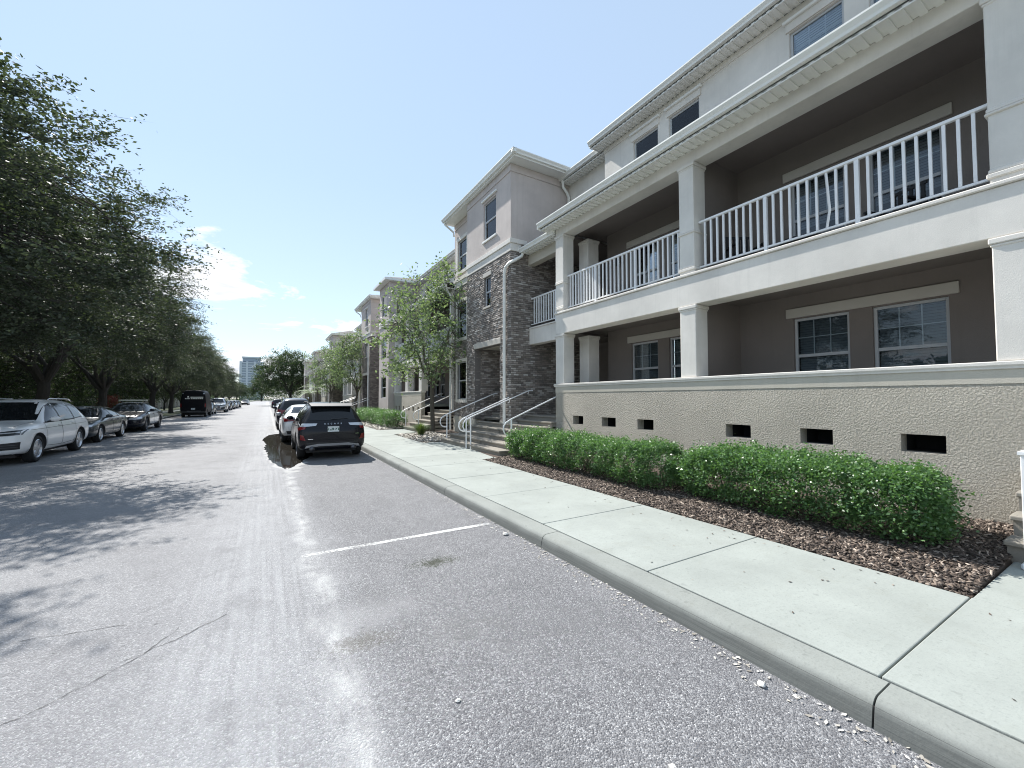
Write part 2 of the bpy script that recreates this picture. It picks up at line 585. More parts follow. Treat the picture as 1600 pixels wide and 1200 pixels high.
def mk_concrete(name, col, stain=0.5, lines=False):
    m, nt, b = newmat(name)
    p = pos(nt)
    oi = nt.nodes.new("ShaderNodeObjectInfo")
    f1 = noise(nt, p, 1.1, 6, 0.65)
    f2 = noise(nt, vscale(nt, p, (1.6, 7.0, 4.0)), 3.0, 5, 0.7)
    f3 = noise(nt, p, 55, 4, 0.75)
    c = mixc(nt, ramp(nt, f1, [(0.3, 0.0), (0.7, 1.0)]), tuple(x * 0.82 for x in col), tuple(x * 1.08 for x in col))
    c = mixc(nt, math_(nt, 'MULTIPLY', ramp(nt, f2, [(0.5, 0.0), (0.75, 1.0)]), 0.22), c, tuple(x * 0.72 for x in col))
    c = mixc(nt, math_(nt, 'MULTIPLY', ramp(nt, f3, [(0.52, 0.0), (0.70, 1.0)]), 0.55), c, tuple(x * 0.6 for x in col))
    f5 = noise(nt, p, 130, 3, 0.7)
    c = mixc(nt, math_(nt, 'MULTIPLY', ramp(nt, f5, [(0.45, 0.0), (0.7, 1.0)]), 0.22), c, tuple(x * 0.6 for x in col))
    sp = noise(nt, p, 11, 2, 0.5)
    c = mixc(nt, math_(nt, 'MULTIPLY', ramp(nt, sp, [(0.70, 0.0), (0.74, 1.0)]), 0.35), c, tuple(x * 0.5 for x in col))
    c = mixc(nt, math_(nt, 'MULTIPLY', oi.outputs['Random'], 0.22), c, tuple(x * 0.8 for x in col))
    bl = noise(nt, p, 3.3, 6, 0.72, 0.5)
    c = mixc(nt, math_(nt, 'MULTIPLY', ramp(nt, bl, [(0.56, 0.0), (0.72, 1.0)]), 0.28), c, (col[0] * 0.66, col[1] * 0.62, col[2] * 0.55))
    if lines:   # kerb: grime in level streaks on the face
        sep = N(nt, "SeparateXYZ", {0: p})
        st = noise(nt, vscale(nt, p, (1.0, 0.7, 60.0)), 2.0, 4, 0.7)
        hz = math_(nt, 'ADD', sep.outputs[2], math_(nt, 'MULTIPLY', math_(nt, 'SUBTRACT', noise(nt, vscale(nt, p, (1, 0.4, 1)), 5, 4), 0.5), 0.12))
        face = ramp(nt, hz, [(0.06, 1.0), (0.145, 0.0)])
        c = mixc(nt, math_(nt, 'MULTIPLY', face, ramp(nt, st, [(0.3, 0.95), (0.75, 0.35)])), c, (0.105, 0.11, 0.105))
    nt.links.new(c, b.inputs['Base Color'])
    b.inputs['Roughness'].default_value = 0.88
    b.inputs['Specular IOR Level'].default_value = 0.3
    nt.links.new(bump(nt, math_(nt, 'ADD', f3, f2), 0.35, 0.004), b.inputs['Normal'])
    return m


ASPHALT = mk_asphalt()
CONC = mk_concrete("pavement_concrete", (0.355, 0.38, 0.355))
KERBM = mk_concrete("kerb_concrete", (0.285, 0.30, 0.28), lines=True)
STEPM = mk_concrete("step_stone", (0.31, 0.285, 0.245))
SOIL = plain("bed_soil", (0.07, 0.05, 0.038), 0.95, var=0.45, scale=14)
LAWN = plain("lawn", (0.045, 0.065, 0.025), 0.9, var=0.4, scale=5)
JOINT = plain("joint_dirt", (0.045, 0.042, 0.038), 0.95)

# the ground sheet reaches the horizon
g = MB().quad((-3000, -3000, -0.06), (3000, -3000, -0.06), (3000, 3000, -0.06), (-3000, 3000, -0.06)).build("ground", LAWN)
struct(g)
road = MB()
road.quad((-7.75, -40, 0), (KX + 0.02, -40, 0), (KX + 0.02, 420, 0), (-7.75, 420, 0))
road = struct(road.build("road", ASPHALT))

# kerb, one object per cast length
kr = link("kerb", None)
struct(kr)
prof = [(KX - 0.012, -0.05), (KX - 0.004, 0.0), (KX + 0.012, 0.080)]
for k in range(1, 9):
    a_ = math.pi - k * (math.pi / 2) / 8
    prof.append((KX + 0.082 + 0.068 * math.cos(a_), 0.082 + 0.066 * math.sin(a_)))
prof += [(KB - 0.012, 0.152), (KB - 0.003, 0.146), (KB - 0.002, -0.05)]
KL = 3.07
kme = MB().prism(prof, 'y', 0.005, KL - 0.005).mesh("kerb_stone", KERBM)
kme.polygons.foreach_set("use_smooth", [True] * len(kme.polygons))
kme.set_sharp_from_angle(angle=R(35))
for k in range(24):
    o = link("kerb_stone", kme, kr)
    o.location = (0, 0.94 - 2 * KL + k * KL, 0)
MB().prism(prof, 'y', 0.94 + 22 * KL, 420).build("kerb_run", KERBM, kr)
MB().box(KX + 0.02, KB - 0.01, -6, 70, -0.05, 0.11).build("kerb_bedding", JOINT, kr)

# pavement slabs
pv = struct(link("pavement", None))
SL = 1.68


def slab_mesh(name, x0, x1, ln):
    g = 0.005
    return MB().box(x0 + 0.016, x1 - 0.004, g, ln - g, 0.02, 0.152).mesh(name, CONC)


sme = slab_mesh("slab", KB, SX, SL)
for k in range(34):
    o = link("slab", sme, pv)
    o.location = (0, 0.99 - 3 * SL + k * SL, rng.uniform(-0.002, 0.002))
    md = o.modifiers.new("bevel", 'BEVEL'); md.width = 0.007; md.segments = 2
MB().box(KB + 0.008, SX - 0.004, 0.99 + 31 * SL + 0.005, 420, 0.02, 0.152).build("slab_run", CONC, pv)
MB().box(KB - 0.002, SX - 0.006, -5, 0.99 + 31 * SL, 0.0, 0.128).build("slab_bedding", JOINT, pv)
# entrance walks branching off the pavement
for (y0, y1, x1) in ((-0.72, 0.985, 6.42), (9.75, 14.5, 5.56), (18.6, 21.6, 6.35)):
    o = MB().box(SX + 0.004, x1, y0 + 0.004, y1 - 0.004, 0.02, 0.151).build("slab", CONC, pv)
    md = o.modifiers.new("bevel", 'BEVEL'); md.width = 0.007; md.segments = 2

# planting bed between pavement and houses
bed = MB()
nx, ny = 14, 120
bs = np.random.RandomState(4)
bx = np.linspace(SX, 9.5, nx)
by = np.sort(np.concatenate([np.linspace(-3, 130, ny - 6), [0.985, 0.999, 18.59, 18.61, 21.59, 21.61]]))
hh = np.array([[(0.03 if (y < 0.99 or 18.6 < y < 21.6) else 0.11 + 0.13 * min(1, max(0, (x - SX) / 2.6)) + 0.02 * bs.rand()) for y in by] for x in bx])
for i in range(nx):
    for j in range(ny):
        bed.v.append((bx[i], by[j], hh[i, j]))
for i in range(nx - 1):
    for j in range(ny - 1):
        bed.f.append((i * ny + j, (i + 1) * ny + j, (i + 1) * ny + j + 1, i * ny + j + 1)); bed.m.append(0)
struct(bed.build("planting_bed", SOIL, smooth=True))


def bed_z(x):
    return 0.12 + 0.13 * min(1, max(0, (x - SX) / 2.6))


# far side: kerb, verge, pavement, lawn
lk = struct(MB().prism([(-7.75, -0.05), (-7.75, 0.10), (-7.79, 0.148), (-8.0, 0.152), (-8.0, -0.05)], 'y', -40, 420).build("kerb_left", KERBM))
vg = struct(MB().box(-9.9, -8.0, -40, 420, -0.03, 0.13).build("verge", LAWN))
lp = struct(link("pavement_left", None))
for k in range(1):
    MB().box(-11.6, -9.9, -40, 420, -0.03, 0.15).build("slab_run", CONC, lp)
struct(MB().box(-40, -11.6, -40, 420, -0.03, 0.14).build("lawn", LAWN))


# painted bay lines (worn paint, 4 mm above the road)
def mk_worn():
    m, nt, b = newmat("worn_road_paint")
    p = pos(nt)
    b.inputs['Base Color'].default_value = (0.74, 0.74, 0.72, 1)
    b.inputs['Roughness'].default_value = 0.7
    f = noise(nt, p, 38, 5, 0.75)
    f2 = noise(nt, p, 2.2, 4, 0.6)
    a = ramp(nt, math_(nt, 'ADD', math_(nt, 'MULTIPLY', f, 0.7), math_(nt, 'MULTIPLY', f2, 0.5)), [(0.525, 1.0), (0.69, 0.0)])
    t = N(nt, "BsdfTransparent")
    mx = N(nt, "MixShader", {0: a})
    nt.links.new(t.outputs[0], mx.inputs[1])
    nt.links.new(b.outputs[0], mx.inputs[2])
    nt.links.new(mx.outputs[0], nt.nodes["Material Output"].inputs[0])
    return m


WORN = mk_worn()
for (y, x0, w) in ((5.15, 0.36, 0.085), (17.6, 0.55, 0.08), (23.8, 0.55, 0.08)):
    o = MB().quad((x0, y - w / 2, 0.004), (2.70, y - w / 2, 0.004), (2.70, y + w / 2, 0.004), (x0, y + w / 2, 0.004)).build("bay_line", WORN, road)


# cracks: thin ragged ribbons
CRACK = plain("crack_tar", (0.06, 0.06, 0.06), 0.9)


def crack(pts, w=0.0055, seed=1):
    r = random.Random(seed)
    P = []
    for (a, b_) in zip(pts[:-1], pts[1:]):
        n = max(2, int(math.dist(a, b_) / 0.05))
        for i in range(n):
            t = i / n
            P.append((a[0] + (b_[0] - a[0]) * t + r.uniform(-.012, .012), a[1] + (b_[1] - a[1]) * t + r.uniform(-.012, .012)))
    P.append(pts[-1])
    mb = MB()
    for i in range(len(P) - 1):
        (x0, y0), (x1, y1) = P[i], P[i + 1]
        ww = w * r.uniform(0.35, 1.1)
        L = math.hypot(x1 - x0, y1 - y0) + 1e-6
        nx_, ny_ = -(y1 - y0) / L * ww / 2, (x1 - x0) / L * ww / 2
        mb.quad((x0 - nx_, y0 - ny_, 0.003), (x1 - nx_, y1 - ny_, 0.003), (x1 + nx_, y1 + ny_, 0.003), (x0 + nx_, y0 + ny_, 0.003))
    return mb.build("crack", CRACK, road)


crack([(-1.95, 3.03), (-1.55, 3.13), (-1.05, 3.42), (-0.72, 3.72), (-0.55, 4.05)], seed=2)
crack([(-0.80, 3.72), (-0.55, 3.86), (-0.25, 4.10)], 0.006, seed=3)
crack([(-2.9, 4.15), (-2.1, 4.32), (-1.5, 4.42), (-0.9, 4.3)], 0.005, seed=4)
crack([(-1.5, 3.1), (-1.25, 2.85), (-1.3, 2.55), (-1.1, 2.3)], 0.005, seed=5)


# puddle with ragged edge, beside the parked cars
def mk_water():
    m, nt, b = newmat("puddle_water")
    d = N(nt, "BsdfDiffuse", {0: (0.022, 0.02, 0.017)})  # dark diffuse colour stands in for the reflection of dark cars and trees
    g_ = N(nt, "BsdfGlossy", {0: (0.8, 0.8, 0.8), 1: 0.04})
    nt.links.new(bump(nt, noise(nt, pos(nt), 7, 2), 0.03, 0.01), g_.inputs['Normal'])
    mx = N(nt, "MixShader", {0: 0.16})
    nt.links.new(d.outputs[0], mx.inputs[1])
    nt.links.new(g_.outputs[0], mx.inputs[2])
    nt.links.new(mx.outputs[0], nt.nodes["Material Output"].inputs[0])
    return m


ctl = [(0.44, 11.7), (0.22, 12.7), (0.06, 14.0), (0.03, 15.4), (-0.06, 17.0), (-0.02, 18.6), (-0.14, 20.4), (-0.02, 22.0), (0.2, 23.2), (0.8, 23.4), (1.3, 21), (1.3, 15), (0.95, 13.2), (0.66, 12.2)]
ring = []
m_ = len(ctl)
for i in range(m_):
    p0, p1, p2, p3 = (Vector(ctl[(i + k - 1) % m_]) for k in range(4))
    for j in range(8):
        t = j / 8
        q = 0.5 * ((2 * p1) + (p2 - p0) * t + (2 * p0 - 5 * p1 + 4 * p2 - p3) * t * t + (3 * p1 - p0 - 3 * p2 + p3) * t ** 3)
        ring.append((q.x + 0.018 * math.sin(q.y * 9) + 0.012 * math.sin(q.y * 23), q.y, 0.005))
mb = MB()
mb.v = ring
mb.f = [tuple(range(len(ring)))]
mb.m = [0]
pud = struct(mb.build("puddle_water", mk_water()))


# ================================================================== HOUSES
def window(parent, x, y0, y1, z0, z1, grid=(3, 2), blinds=True, mid=0.5, fw=0.05, closed=1.0, near=True, bmat=None):
    """double-hung window set in an opening of a wall facing -X; parts: frame, panes, muntins, blind"""
    zm = z0 + (z1 - z0) * mid
    f = MB()
    xa, xb = x + 0.05, x + 0.11
    f.box(xa, xb, y0, y0 + fw, z0, z1)
    f.box(xa, xb, y1 - fw, y1, z0, z1)
    f.box(xa, xb, y0 + fw, y1 - fw, z1 - fw, z1)
    f.box(xa, xb, y0 + fw, y1 - fw, z0, z0 + fw)
    f.box(xa + 0.005, xb + 0.02, y0 + fw, y1 - fw, zm - 0.03, zm + 0.03)
    w = f.build("window", WFRAME, parent, bevel=0.004 if near else 0)
    a, b = y0 + fw, y1 - fw
    MB().box(xa + 0.022, xa + 0.028, a, b, zm + 0.03, z1 - fw).build("pane", GLASS, w)
    MB().box(xa + 0.040, xa + 0.046, a, b, z0 + fw, zm - 0.03).build("pane", GLASS, w)
    if grid:
        gx, gz = grid
        for i in range(1, gx):
            yy = a + (b - a) * i / gx
            MB().box(xa + 0.030, xa + 0.045, yy - 0.008, yy + 0.008, zm + 0.03, z1 - fw).build("muntin", MUNT, w)
        for j in range(1, gz):
            zz = zm + 0.03 + (z1 - fw - zm - 0.03) * j / gz
            MB().box(xa + 0.0305, xa + 0.0445, a, b, zz - 0.008, zz + 0.008).build("muntin", MUNT, w)
    if blinds:
        s = MB()
        n = int((z1 - z0) / 0.05 * closed)
        for i in range(n):
            zz = z1 - fw - 0.02 - i * 0.05
            if zz < z0 + 0.05:
                break
            s.add([(x + 0.15, a, zz), (x + 0.15, b, zz), (x + 0.162, b, zz + 0.047), (x + 0.162, a, zz + 0.047)], [(0, 1, 2, 3)])
        bl = s.build("blind", bmat or BLIND, w)
        bl['kind'] = 'stuff'
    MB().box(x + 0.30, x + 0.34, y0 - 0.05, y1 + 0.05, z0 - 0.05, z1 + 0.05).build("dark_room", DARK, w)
    return w


def gutter_prof(x, z):
    """K-style gutter: x = outer lip, z = top"""
    return [(x, z), (x + 0.012, z), (x + 0.012, z - 0.02), (x + 0.11, z - 0.02), (x + 0.12, z), (x + 0.13, z), (x + 0.13, z - 0.13), (x + 0.055, z - 0.135), (x + 0.045, z - 0.09), (x + 0.012, z - 0.045), (x, z - 0.03)]


def eave_x(parent, xo, xw, y0, y1, z_soffit, pitch=0.16, rdepth=2.4, fascia=0.17, hip=0.0, panels=True):
    """eave along Y facing -X: soffit made of ribbed panels, fascia, gutter, roof plane"""
    if panels:
        w = 0.155
        n = int((y1 - y0) / w)
        me = MB().prism([(0.0, z_soffit), (0.085, z_soffit), (0.089, z_soffit + 0.024), (w, z_soffit + 0.024), (w, z_soffit + 0.03), (0, z_soffit + 0.03)], 'x', xo + 0.10, xw).mesh("soffit_panel", VINYL, parent_loc(parent))
        sf = MB().box(xo + 0.1, xw, y0, y1, z_soffit + 0.031, z_soffit + 0.05).build("soffit", VINYL, parent)
        for k in range(n):
            o = link("soffit_panel", me, sf)
            o.location = (0, y0 + k * (y1 - y0) / n, 0)
    else:
        MB().box(xo + 0.1, xw, y0, y1, z_soffit, z_soffit + 0.05).build("soffit", VINYL, parent)
    MB().box(xo + 0.10, xo + 0.125, y0, y1, z_soffit - 0.02, z_soffit + fascia).build("fascia", TRIM, parent)
    MB().prism(gutter_prof(xo - 0.03, z_soffit + fascia), 'y', y0 - 0.01, y1 + 0.01).build("gutter", VINYL, parent)
    z0 = z_soffit + fascia
    MB().prism([(xo + 0.06, z0 + 0.005), (xo + 0.06, z0 + 0.03), (xo + rdepth, z0 + 0.03 + pitch * rdepth), (xo + rdepth, z0 - 0.01 + pitch * rdepth)], 'y', y0 - 0.02, y1 + 0.02).build("roof", ROOFM, parent)


ROOFM = plain("roof_shingle", (0.12, 0.115, 0.11), 0.9, var=0.3, scale=18)


def railing(parent, x, y0, y1, z0, posts, per, bent=None, zt=1.08):
    """white metal balcony railing along Y; z0 = top of ledge"""
    top = MB()
    top.box(x - 0.03, x + 0.03, y0, y1, z0 + zt - 0.045, z0 + zt)
    top.box(x - 0.018, x + 0.018, y0, y1, z0 + 0.10, z0 + 0.135)
    r = top.build("railing", PAINTW, parent, bevel=0.006)
    edges = [y0, *posts, y1]
    for p in posts:
        MB().box(x - 0.028, x + 0.028, p - 0.028, p + 0.028, z0 + 0.002, z0 + zt - 0.046).build("post", PAINTW, r)
        MB().box(x - 0.05, x + 0.05, p - 0.05, p + 0.05, z0, z0 + 0.012).build("post_foot", PAINTW, r)
    me = MB().box(-0.017, 0.017, -0.017, 0.017, z0 + 0.136, z0 + zt - 0.046).mesh("baluster", PAINTW)
    pl = parent_loc(parent)
    k = 0
    for a, b in zip(edges[:-1], edges[1:]):
        for i in range(per):
            yy = a + (b - a) * (i + 1) / (per + 1)
            if bent is not None and k == bent:
                MB().tube([(x, yy + 0.004, z0 + 0.136), (x - 0.015, yy - 0.045, z0 + 0.40), (x, yy + 0.0, z0 + zt - 0.046)], 0.020, 4).build("baluster", PAINTW, r)
            else:
                o = link("baluster", me, r)
                o.location = (x - pl.x, yy - pl.y, -pl.z)
            k += 1
    return r


def downspout(parent, pts, r=0.045, name="downspout"):
    return MB().tube(pts, r, 8).build(name, VINYL, parent, smooth=True)


def column(parent, x0, x1, y0, y1, z0, z1, mat=None, cap=0.0):
    """square stucco column with a moulded head and foot"""
    m = MB()
    m.box(x0, x1, y0, y1, z0, z1)
    e = 0.03
    o = m.build("column", mat or STUCCO_W, parent, bevel=0.012, seg=2)
    for (a, b, e) in ((z1 - 0.075, z1 - 0.003, 0.026), (z1 - 0.11, z1 - 0.075, 0.012)):
        MB().box(x0 - e, x1 + e, y0 - e, y1 + e, a, b - 0.001).build("column_cap", mat or STUCCO_W, o, bevel=0.012, seg=2)
    return o


def porch_house(label, cols, wins, wins3, vents, posts, stem_end, near=True, bent=None, group=None, part_y=None, floor3=None, low_end=None, gap=None):
    XW, XR = 7.50, 9.25
    ya, yb = cols[0][0], cols[-1][1]
    h = thing("townhouse", (XW, (ya + yb) / 2, 0.1), label, "house", group)
    # stem wall of rough stucco with crawl-space vents
    holes = [(a, b, 1.03, 1.27) for a, b in vents]
    segs = [(ya, yb)] if not gap else [(ya, gap[0]), (gap[1], yb)]
    for (sa, sb) in segs:
        wall_holes(MB(), 'x', XW, 0.22, sa, sb, 0.0, 1.93, [q for q in holes if sa < q[0] < sb]).build("stem_wall", STUCCO_R, h)
        MB().box(XW - 0.006, XW + 0.22, sa - 0.002, sb + 0.002, 1.931, 2.10).build("stem_band", STUCCO_S, h)
    for a, b in vents:
        q = MB()
        q.box(XW + 0.224, XW + 0.6, a - 0.05, a, 0.98, 1.32); q.box(XW + 0.224, XW + 0.6, b, b + 0.05, 0.98, 1.32)
        q.box(XW + 0.224, XW + 0.6, a, b, 0.98, 1.03); q.box(XW + 0.224, XW + 0.6, a, b, 1.27, 1.32)
        q.box(XW + 0.601, XW + 0.64, a - 0.05, b + 0.05, 0.98, 1.32)
        q.build("vent", DARK, h)
    for (sa, sb) in segs:
        MB().prism([(XW - 0.022, 2.101), (XW - 0.022, 2.135), (XW - 0.036, 2.145), (XW - 0.036, 2.195), (XW + 0.27, 2.20), (XW + 0.27, 2.101)], 'y', sa - 0.03, sb + 0.06).build("wall_cap", STUCCO_W, h, bevel=0.008)
    MB().box(XW + 0.22, XW + 0.8, yb - 0.22, yb, 0.0, 2.09).build("stem_return", STUCCO_S, h)
    MB().box(XW + 0.22, XR + 1.6, ya + 0.0, yb - 0.23, 1.30, 1.45).build("porch_floor", CONC, h)
    MB().box(XR + 0.3, XR + 0.36, ya, yb, 0.0, 1.3).build("crawl_wall", DARK, h)
    # columns on two levels, pedestals on the upper level
    for (a, b) in cols:
        column(h, XW + 0.005, XW + 0.4, a, b, 2.20, 3.69)
        c = column(h, XW + 0.005, XW + 0.4, a + 0.01, b - 0.01, 4.36, 6.69)
        for (z0, z1, e) in ((5.20, 5.235, 0.024), (5.235, 5.29, 0.012), (4.42, 4.48, 0.026), (4.48, 4.53, 0.012)):
            MB().box(XW + 0.005 - e, XW + 0.4 + e, a + 0.01 - e, b - 0.01 + e, z0, z1 - 0.001).build("band", STUCCO_W, c, bevel=0.01)
    a, b = cols[-1]
    for (z0, z1) in ((1.45, 3.69), (4.25, 6.69)):
        column(h, XR - 0.85, XR - 0.42, b - 0.48, b - 0.05, z0, z1)
    # balcony beam, floor and ceilings
    MB().box(XW, XW + 0.42, ya, yb, 3.692, 4.30).build("balcony_beam", STUCCO_W, h, bevel=0.01)
    MB().box(XW - 0.035, XW + 0.45, ya - 0.03, yb + 0.03, 4.302, 4.358).build("balcony_ledge", STUCCO_W, h, bevel=0.012)
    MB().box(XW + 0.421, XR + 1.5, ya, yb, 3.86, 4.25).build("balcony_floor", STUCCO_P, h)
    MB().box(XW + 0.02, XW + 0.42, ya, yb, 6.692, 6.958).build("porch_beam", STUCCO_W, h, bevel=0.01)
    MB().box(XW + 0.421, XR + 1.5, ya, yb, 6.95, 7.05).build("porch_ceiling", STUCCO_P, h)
    # rear walls with windows
    yend = yb - 0.45
    for lev, (z0, z1, wz0, wz1, lz) in enumerate(((1.451, 3.859, 1.86, 3.38, 3.40), (4.251, 6.949, 4.62, 6.20, 6.26))):
        hs = [(p, q, wz0, wz1) for p, q in wins]
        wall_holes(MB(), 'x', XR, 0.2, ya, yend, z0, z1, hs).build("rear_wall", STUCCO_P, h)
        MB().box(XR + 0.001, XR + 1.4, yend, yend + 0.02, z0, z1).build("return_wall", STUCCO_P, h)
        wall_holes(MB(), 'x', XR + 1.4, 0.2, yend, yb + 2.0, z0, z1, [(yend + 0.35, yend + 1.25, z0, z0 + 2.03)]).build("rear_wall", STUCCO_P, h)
        d = MB().box(XR + 1.46, XR + 1.5, yend + 0.35, yend + 1.25, z0, z0 + 2.03).build("door", DOORM, h)
        for (pa, pb) in ((0.12, 0.95), (1.08, 1.9)):
            for s in (0.47, 0.86):
                MB().box(XR + 1.445, XR + 1.46, yend + s, yend + s + 0.28, z0 + pa, z0 + pb).build("door_panel", DOORM, d, bevel=0.01)
        MB().tube([(XR + 1.41, yend + 0.43, z0 + 0.98), (XR + 1.46, yend + 0.43, z0 + 0.98)], 0.03, 10).build("handle", CHROME, d)
        MB().box(XR + 1.37, XR + 1.40, yend + 0.2, yend + 1.4, z0 + 2.04, z0 + 2.22).build("door_lintel", LINTEL, h)
        for p, q in wins:
            window(h, XR, p, q, wz0, wz1, near=near, closed=0.62 if lev else 1.0)
        # one trim board over each pair
        for i in range(0, len(wins), 2):
            lo, hi = wins[i][0], wins[min(i + 1, len(wins) - 1)][1]
            MB().box(XR - 0.045, XR - 0.002, lo - 0.12, hi + 0.12, lz, lz + 0.19).build("lintel", LINTEL, h, bevel=0.006)
        for py in part_y or []:
            MB().box(XW + 0.45, XR - 0.001, py - 0.08, py + 0.08, z0, z1).build("partition_wall", STUCCO_P, h)
    # railings
    for i in range(len(cols) - 1):
        railing(h, XW + 0.17, cols[i][1] + 0.0, cols[i + 1][0] - 0.0, 4.358, posts[i], 9, bent=bent if i == (1 if gap else 0) else None)
    # porch eave and roof
    low0, low1 = low_end or (ya - 0.2, yb + 0.28)
    eave_x(h, 7.02, 7.52, low0, low1, 6.93, 0.28, 2.25, 0.19, panels=near)
    if low1 < yb + 2:
        MB().prism([(7.02, 6.93), (7.02, 7.10), (9.2, 7.75), (9.2, 6.93)], 'y', low1 - 0.01, low1 + 0.012).build("gable_end", TRIM, h)
    # third floor
    ye0, ye1 = floor3 or (ya, yb - 0.35)
    if gap:
        MB().box(XW + 0.45, XR + 4.0, ya + 0.001, ya + 0.2, 0.0, 9.83).build("end_wall", STUCCO_W, h)
    wall_holes(MB(), 'x', XR, 0.2, ye0, ye1, 7.06, 9.84, [(p, q, 7.95, 9.40) for p, q in wins3]).build("upper_wall", STUCCO_W, h)
    MB().box(XR + 0.2, XR + 4.0, ye1 - 0.2, ye1 - 0.001, 7.06, 9.84).build("upper_side_wall", STUCCO_W, h)
    MB().box(XR - 0.02, XR - 0.001, ye0, ye1 + 0.02, 9.68, 9.83).build("frieze", STUCCO_W, h)
    for p, q in wins3:
        window(h, XR, p, q, 7.95, 9.40, near=near, closed=1.0, bmat=BLINDW)
        MB().box(XR - 0.09, XR - 0.002, p - 0.09, q + 0.09, 9.60, 9.66).build("window_brow", TRIM, h, bevel=0.01)
        MB().box(XR - 0.03, XR - 0.002, p - 0.05, q + 0.05, 9.42, 9.598).build("window_head", STUCCO_W, h)
    eave_x(h, 8.75, 9.25, ye0, ye1 + 0.24, 9.84, 0.3, 3.5, 0.20, panels=near)
    MB().prism([(8.8, 9.85), (8.8, 10.05), (12.2, 11.05), (12.2, 9.85)], 'y', ye1 + 0.2, ye1 + 0.235).build("gable_end", TRIM, h)
    return h


B1 = porch_house("pale stucco townhouse with two-level porch over a rough stem wall with vents",
                 [(-3.4, -3.0), (0.83, 1.23), (5.23, 5.60), (9.58, 9.98)], [(-2.5, -1.6), (-1.2, -0.3), (1.98, 2.94), (3.28, 4.22), (6.30, 7.25), (7.62, 8.58)],
                 [(-2.4, -1.5), (1.9, 2.85), (3.22, 4.17), (6.25, 7.17), (7.53, 8.42)],
                 [(1.68, 2.12), (2.91, 3.36), (4.16, 4.63), (6.33, 6.80), (7.50, 8.00), (8.73, 9.17)],
                 [[-1.7, -0.45], [2.57, 3.91], [6.96, 8.37]], None, True, bent=11, part_y=[5.40], gap=(-0.72, 0.83))
# house number on the door lintel
def text_mesh(name, body, size, mat, extrude=0.002, align='CENTER', space=1.0):
    cu = bpy.data.curves.new(name, 'FONT')
    cu.body = body
    cu.size = size
    cu.extrude = extrude
    cu.align_x = align
    cu.align_y = 'CENTER'
    cu.space_character = space
    o = bpy.data.objects.new(name, cu)
    COL.objects.link(o)
    dg = bpy.context.evaluated_depsgraph_get()
    me = bpy.data.meshes.new_from_object(o.evaluated_get(dg))
    bpy.data.objects.remove(o)
    me.materials.clear()
    me.materials.append(mat)
    return me


nm = link("house_number", text_mesh("house_number", "21", 0.14, BLACKP), B1)
nm.matrix_local = Matrix.Translation(Vector((9.25 + 1.366, 10.03, 3.58)) - B1.location) @ Matrix(((0, 0, -1, 0), (-1, 0, 0, 0), (0, 1, 0, 0), (0, 0, 0, 1)))
# porch lamp by the upper door
MB().tube([(9.2, 8.98, 5.95), (9.12, 8.98, 5.95)], 0.05, 8).tube([(9.10, 8.98, 5.82), (9.10, 8.98, 6.08)], [0.05, 0.075], 8).build("wall_lamp", BLACKP, B1)

# link between the near house and the brick tower: balcony, eave, set-back wall (belongs to the near house)
def link_section(h, y0, y1, near=True):
    MB().box(7.87, 8.15, y0, y1, 3.64, 4.19).build("link_beam", STUCCO_W, h, bevel=0.008)
    MB().box(7.84, 8.18, y0, y1, 4.191, 4.235).build("link_ledge", STUCCO_W, h)
    MB().box(8.151, 10.6, y0, y1, 3.80, 4.17).build("link_floor", STUCCO_P, h)
    railing(h, 7.95, y0 + 0.02, y1 - 0.02, 4.236, [y0 + 0.55], 0, zt=1.05)
    r = [o for o in h.children if o.name.startswith("railing")][-1]
    me = MB().box(-0.017, 0.017, -0.017, 0.017, 4.236 + 0.136, 4.236 + 1.004).mesh("baluster", PAINTW)
    pl = parent_loc(h)
    for i in range(13):
        yy = y0 + 0.10 + i * (y1 - y0 - 0.16) / 13
        if abs(yy - y0 - 0.55) < 0.04:
            continue
        o = link("baluster", me, r)
        o.location = (7.95 - pl.x, yy - pl.y, -pl.z)
    MB().box(7.83, 8.1, y0, y1, 6.45, 6.80).build("link_upper_beam", STUCCO_S, h)
    MB().box(8.1, 10.6, y0, y1, 6.82, 6.9).build("link_ceiling", STUCCO_P, h)
    eave_x(h, 7.42, 7.95, y0 + 0.02, y1 - 0.02, 6.80, 0.25, 2.2, 0.15, panels=near)
    MB().box(9.66, 9.86, y0 - 1.0, y1, 7.0, 9.80).build("link_wall", STUCCO_W, h)
    eave_x(h, 9.16, 9.66, y0 - 0.4, y1 - 0.02, 9.78, 0.3, 2.5, 0.20, panels=near)
    downspout(h, [(9.25, y1 - 0.16, 9.9), (9.25, y1 - 0.16, 9.78), (9.3, y1 - 0.12, 9.62), (9.5, y1 - 0.1, 9.45), (9.58, y1 - 0.1, 9.3), (9.58, y1 - 0.1, 7.4)], 0.05)


link_section(B1, 9.985, 11.995)

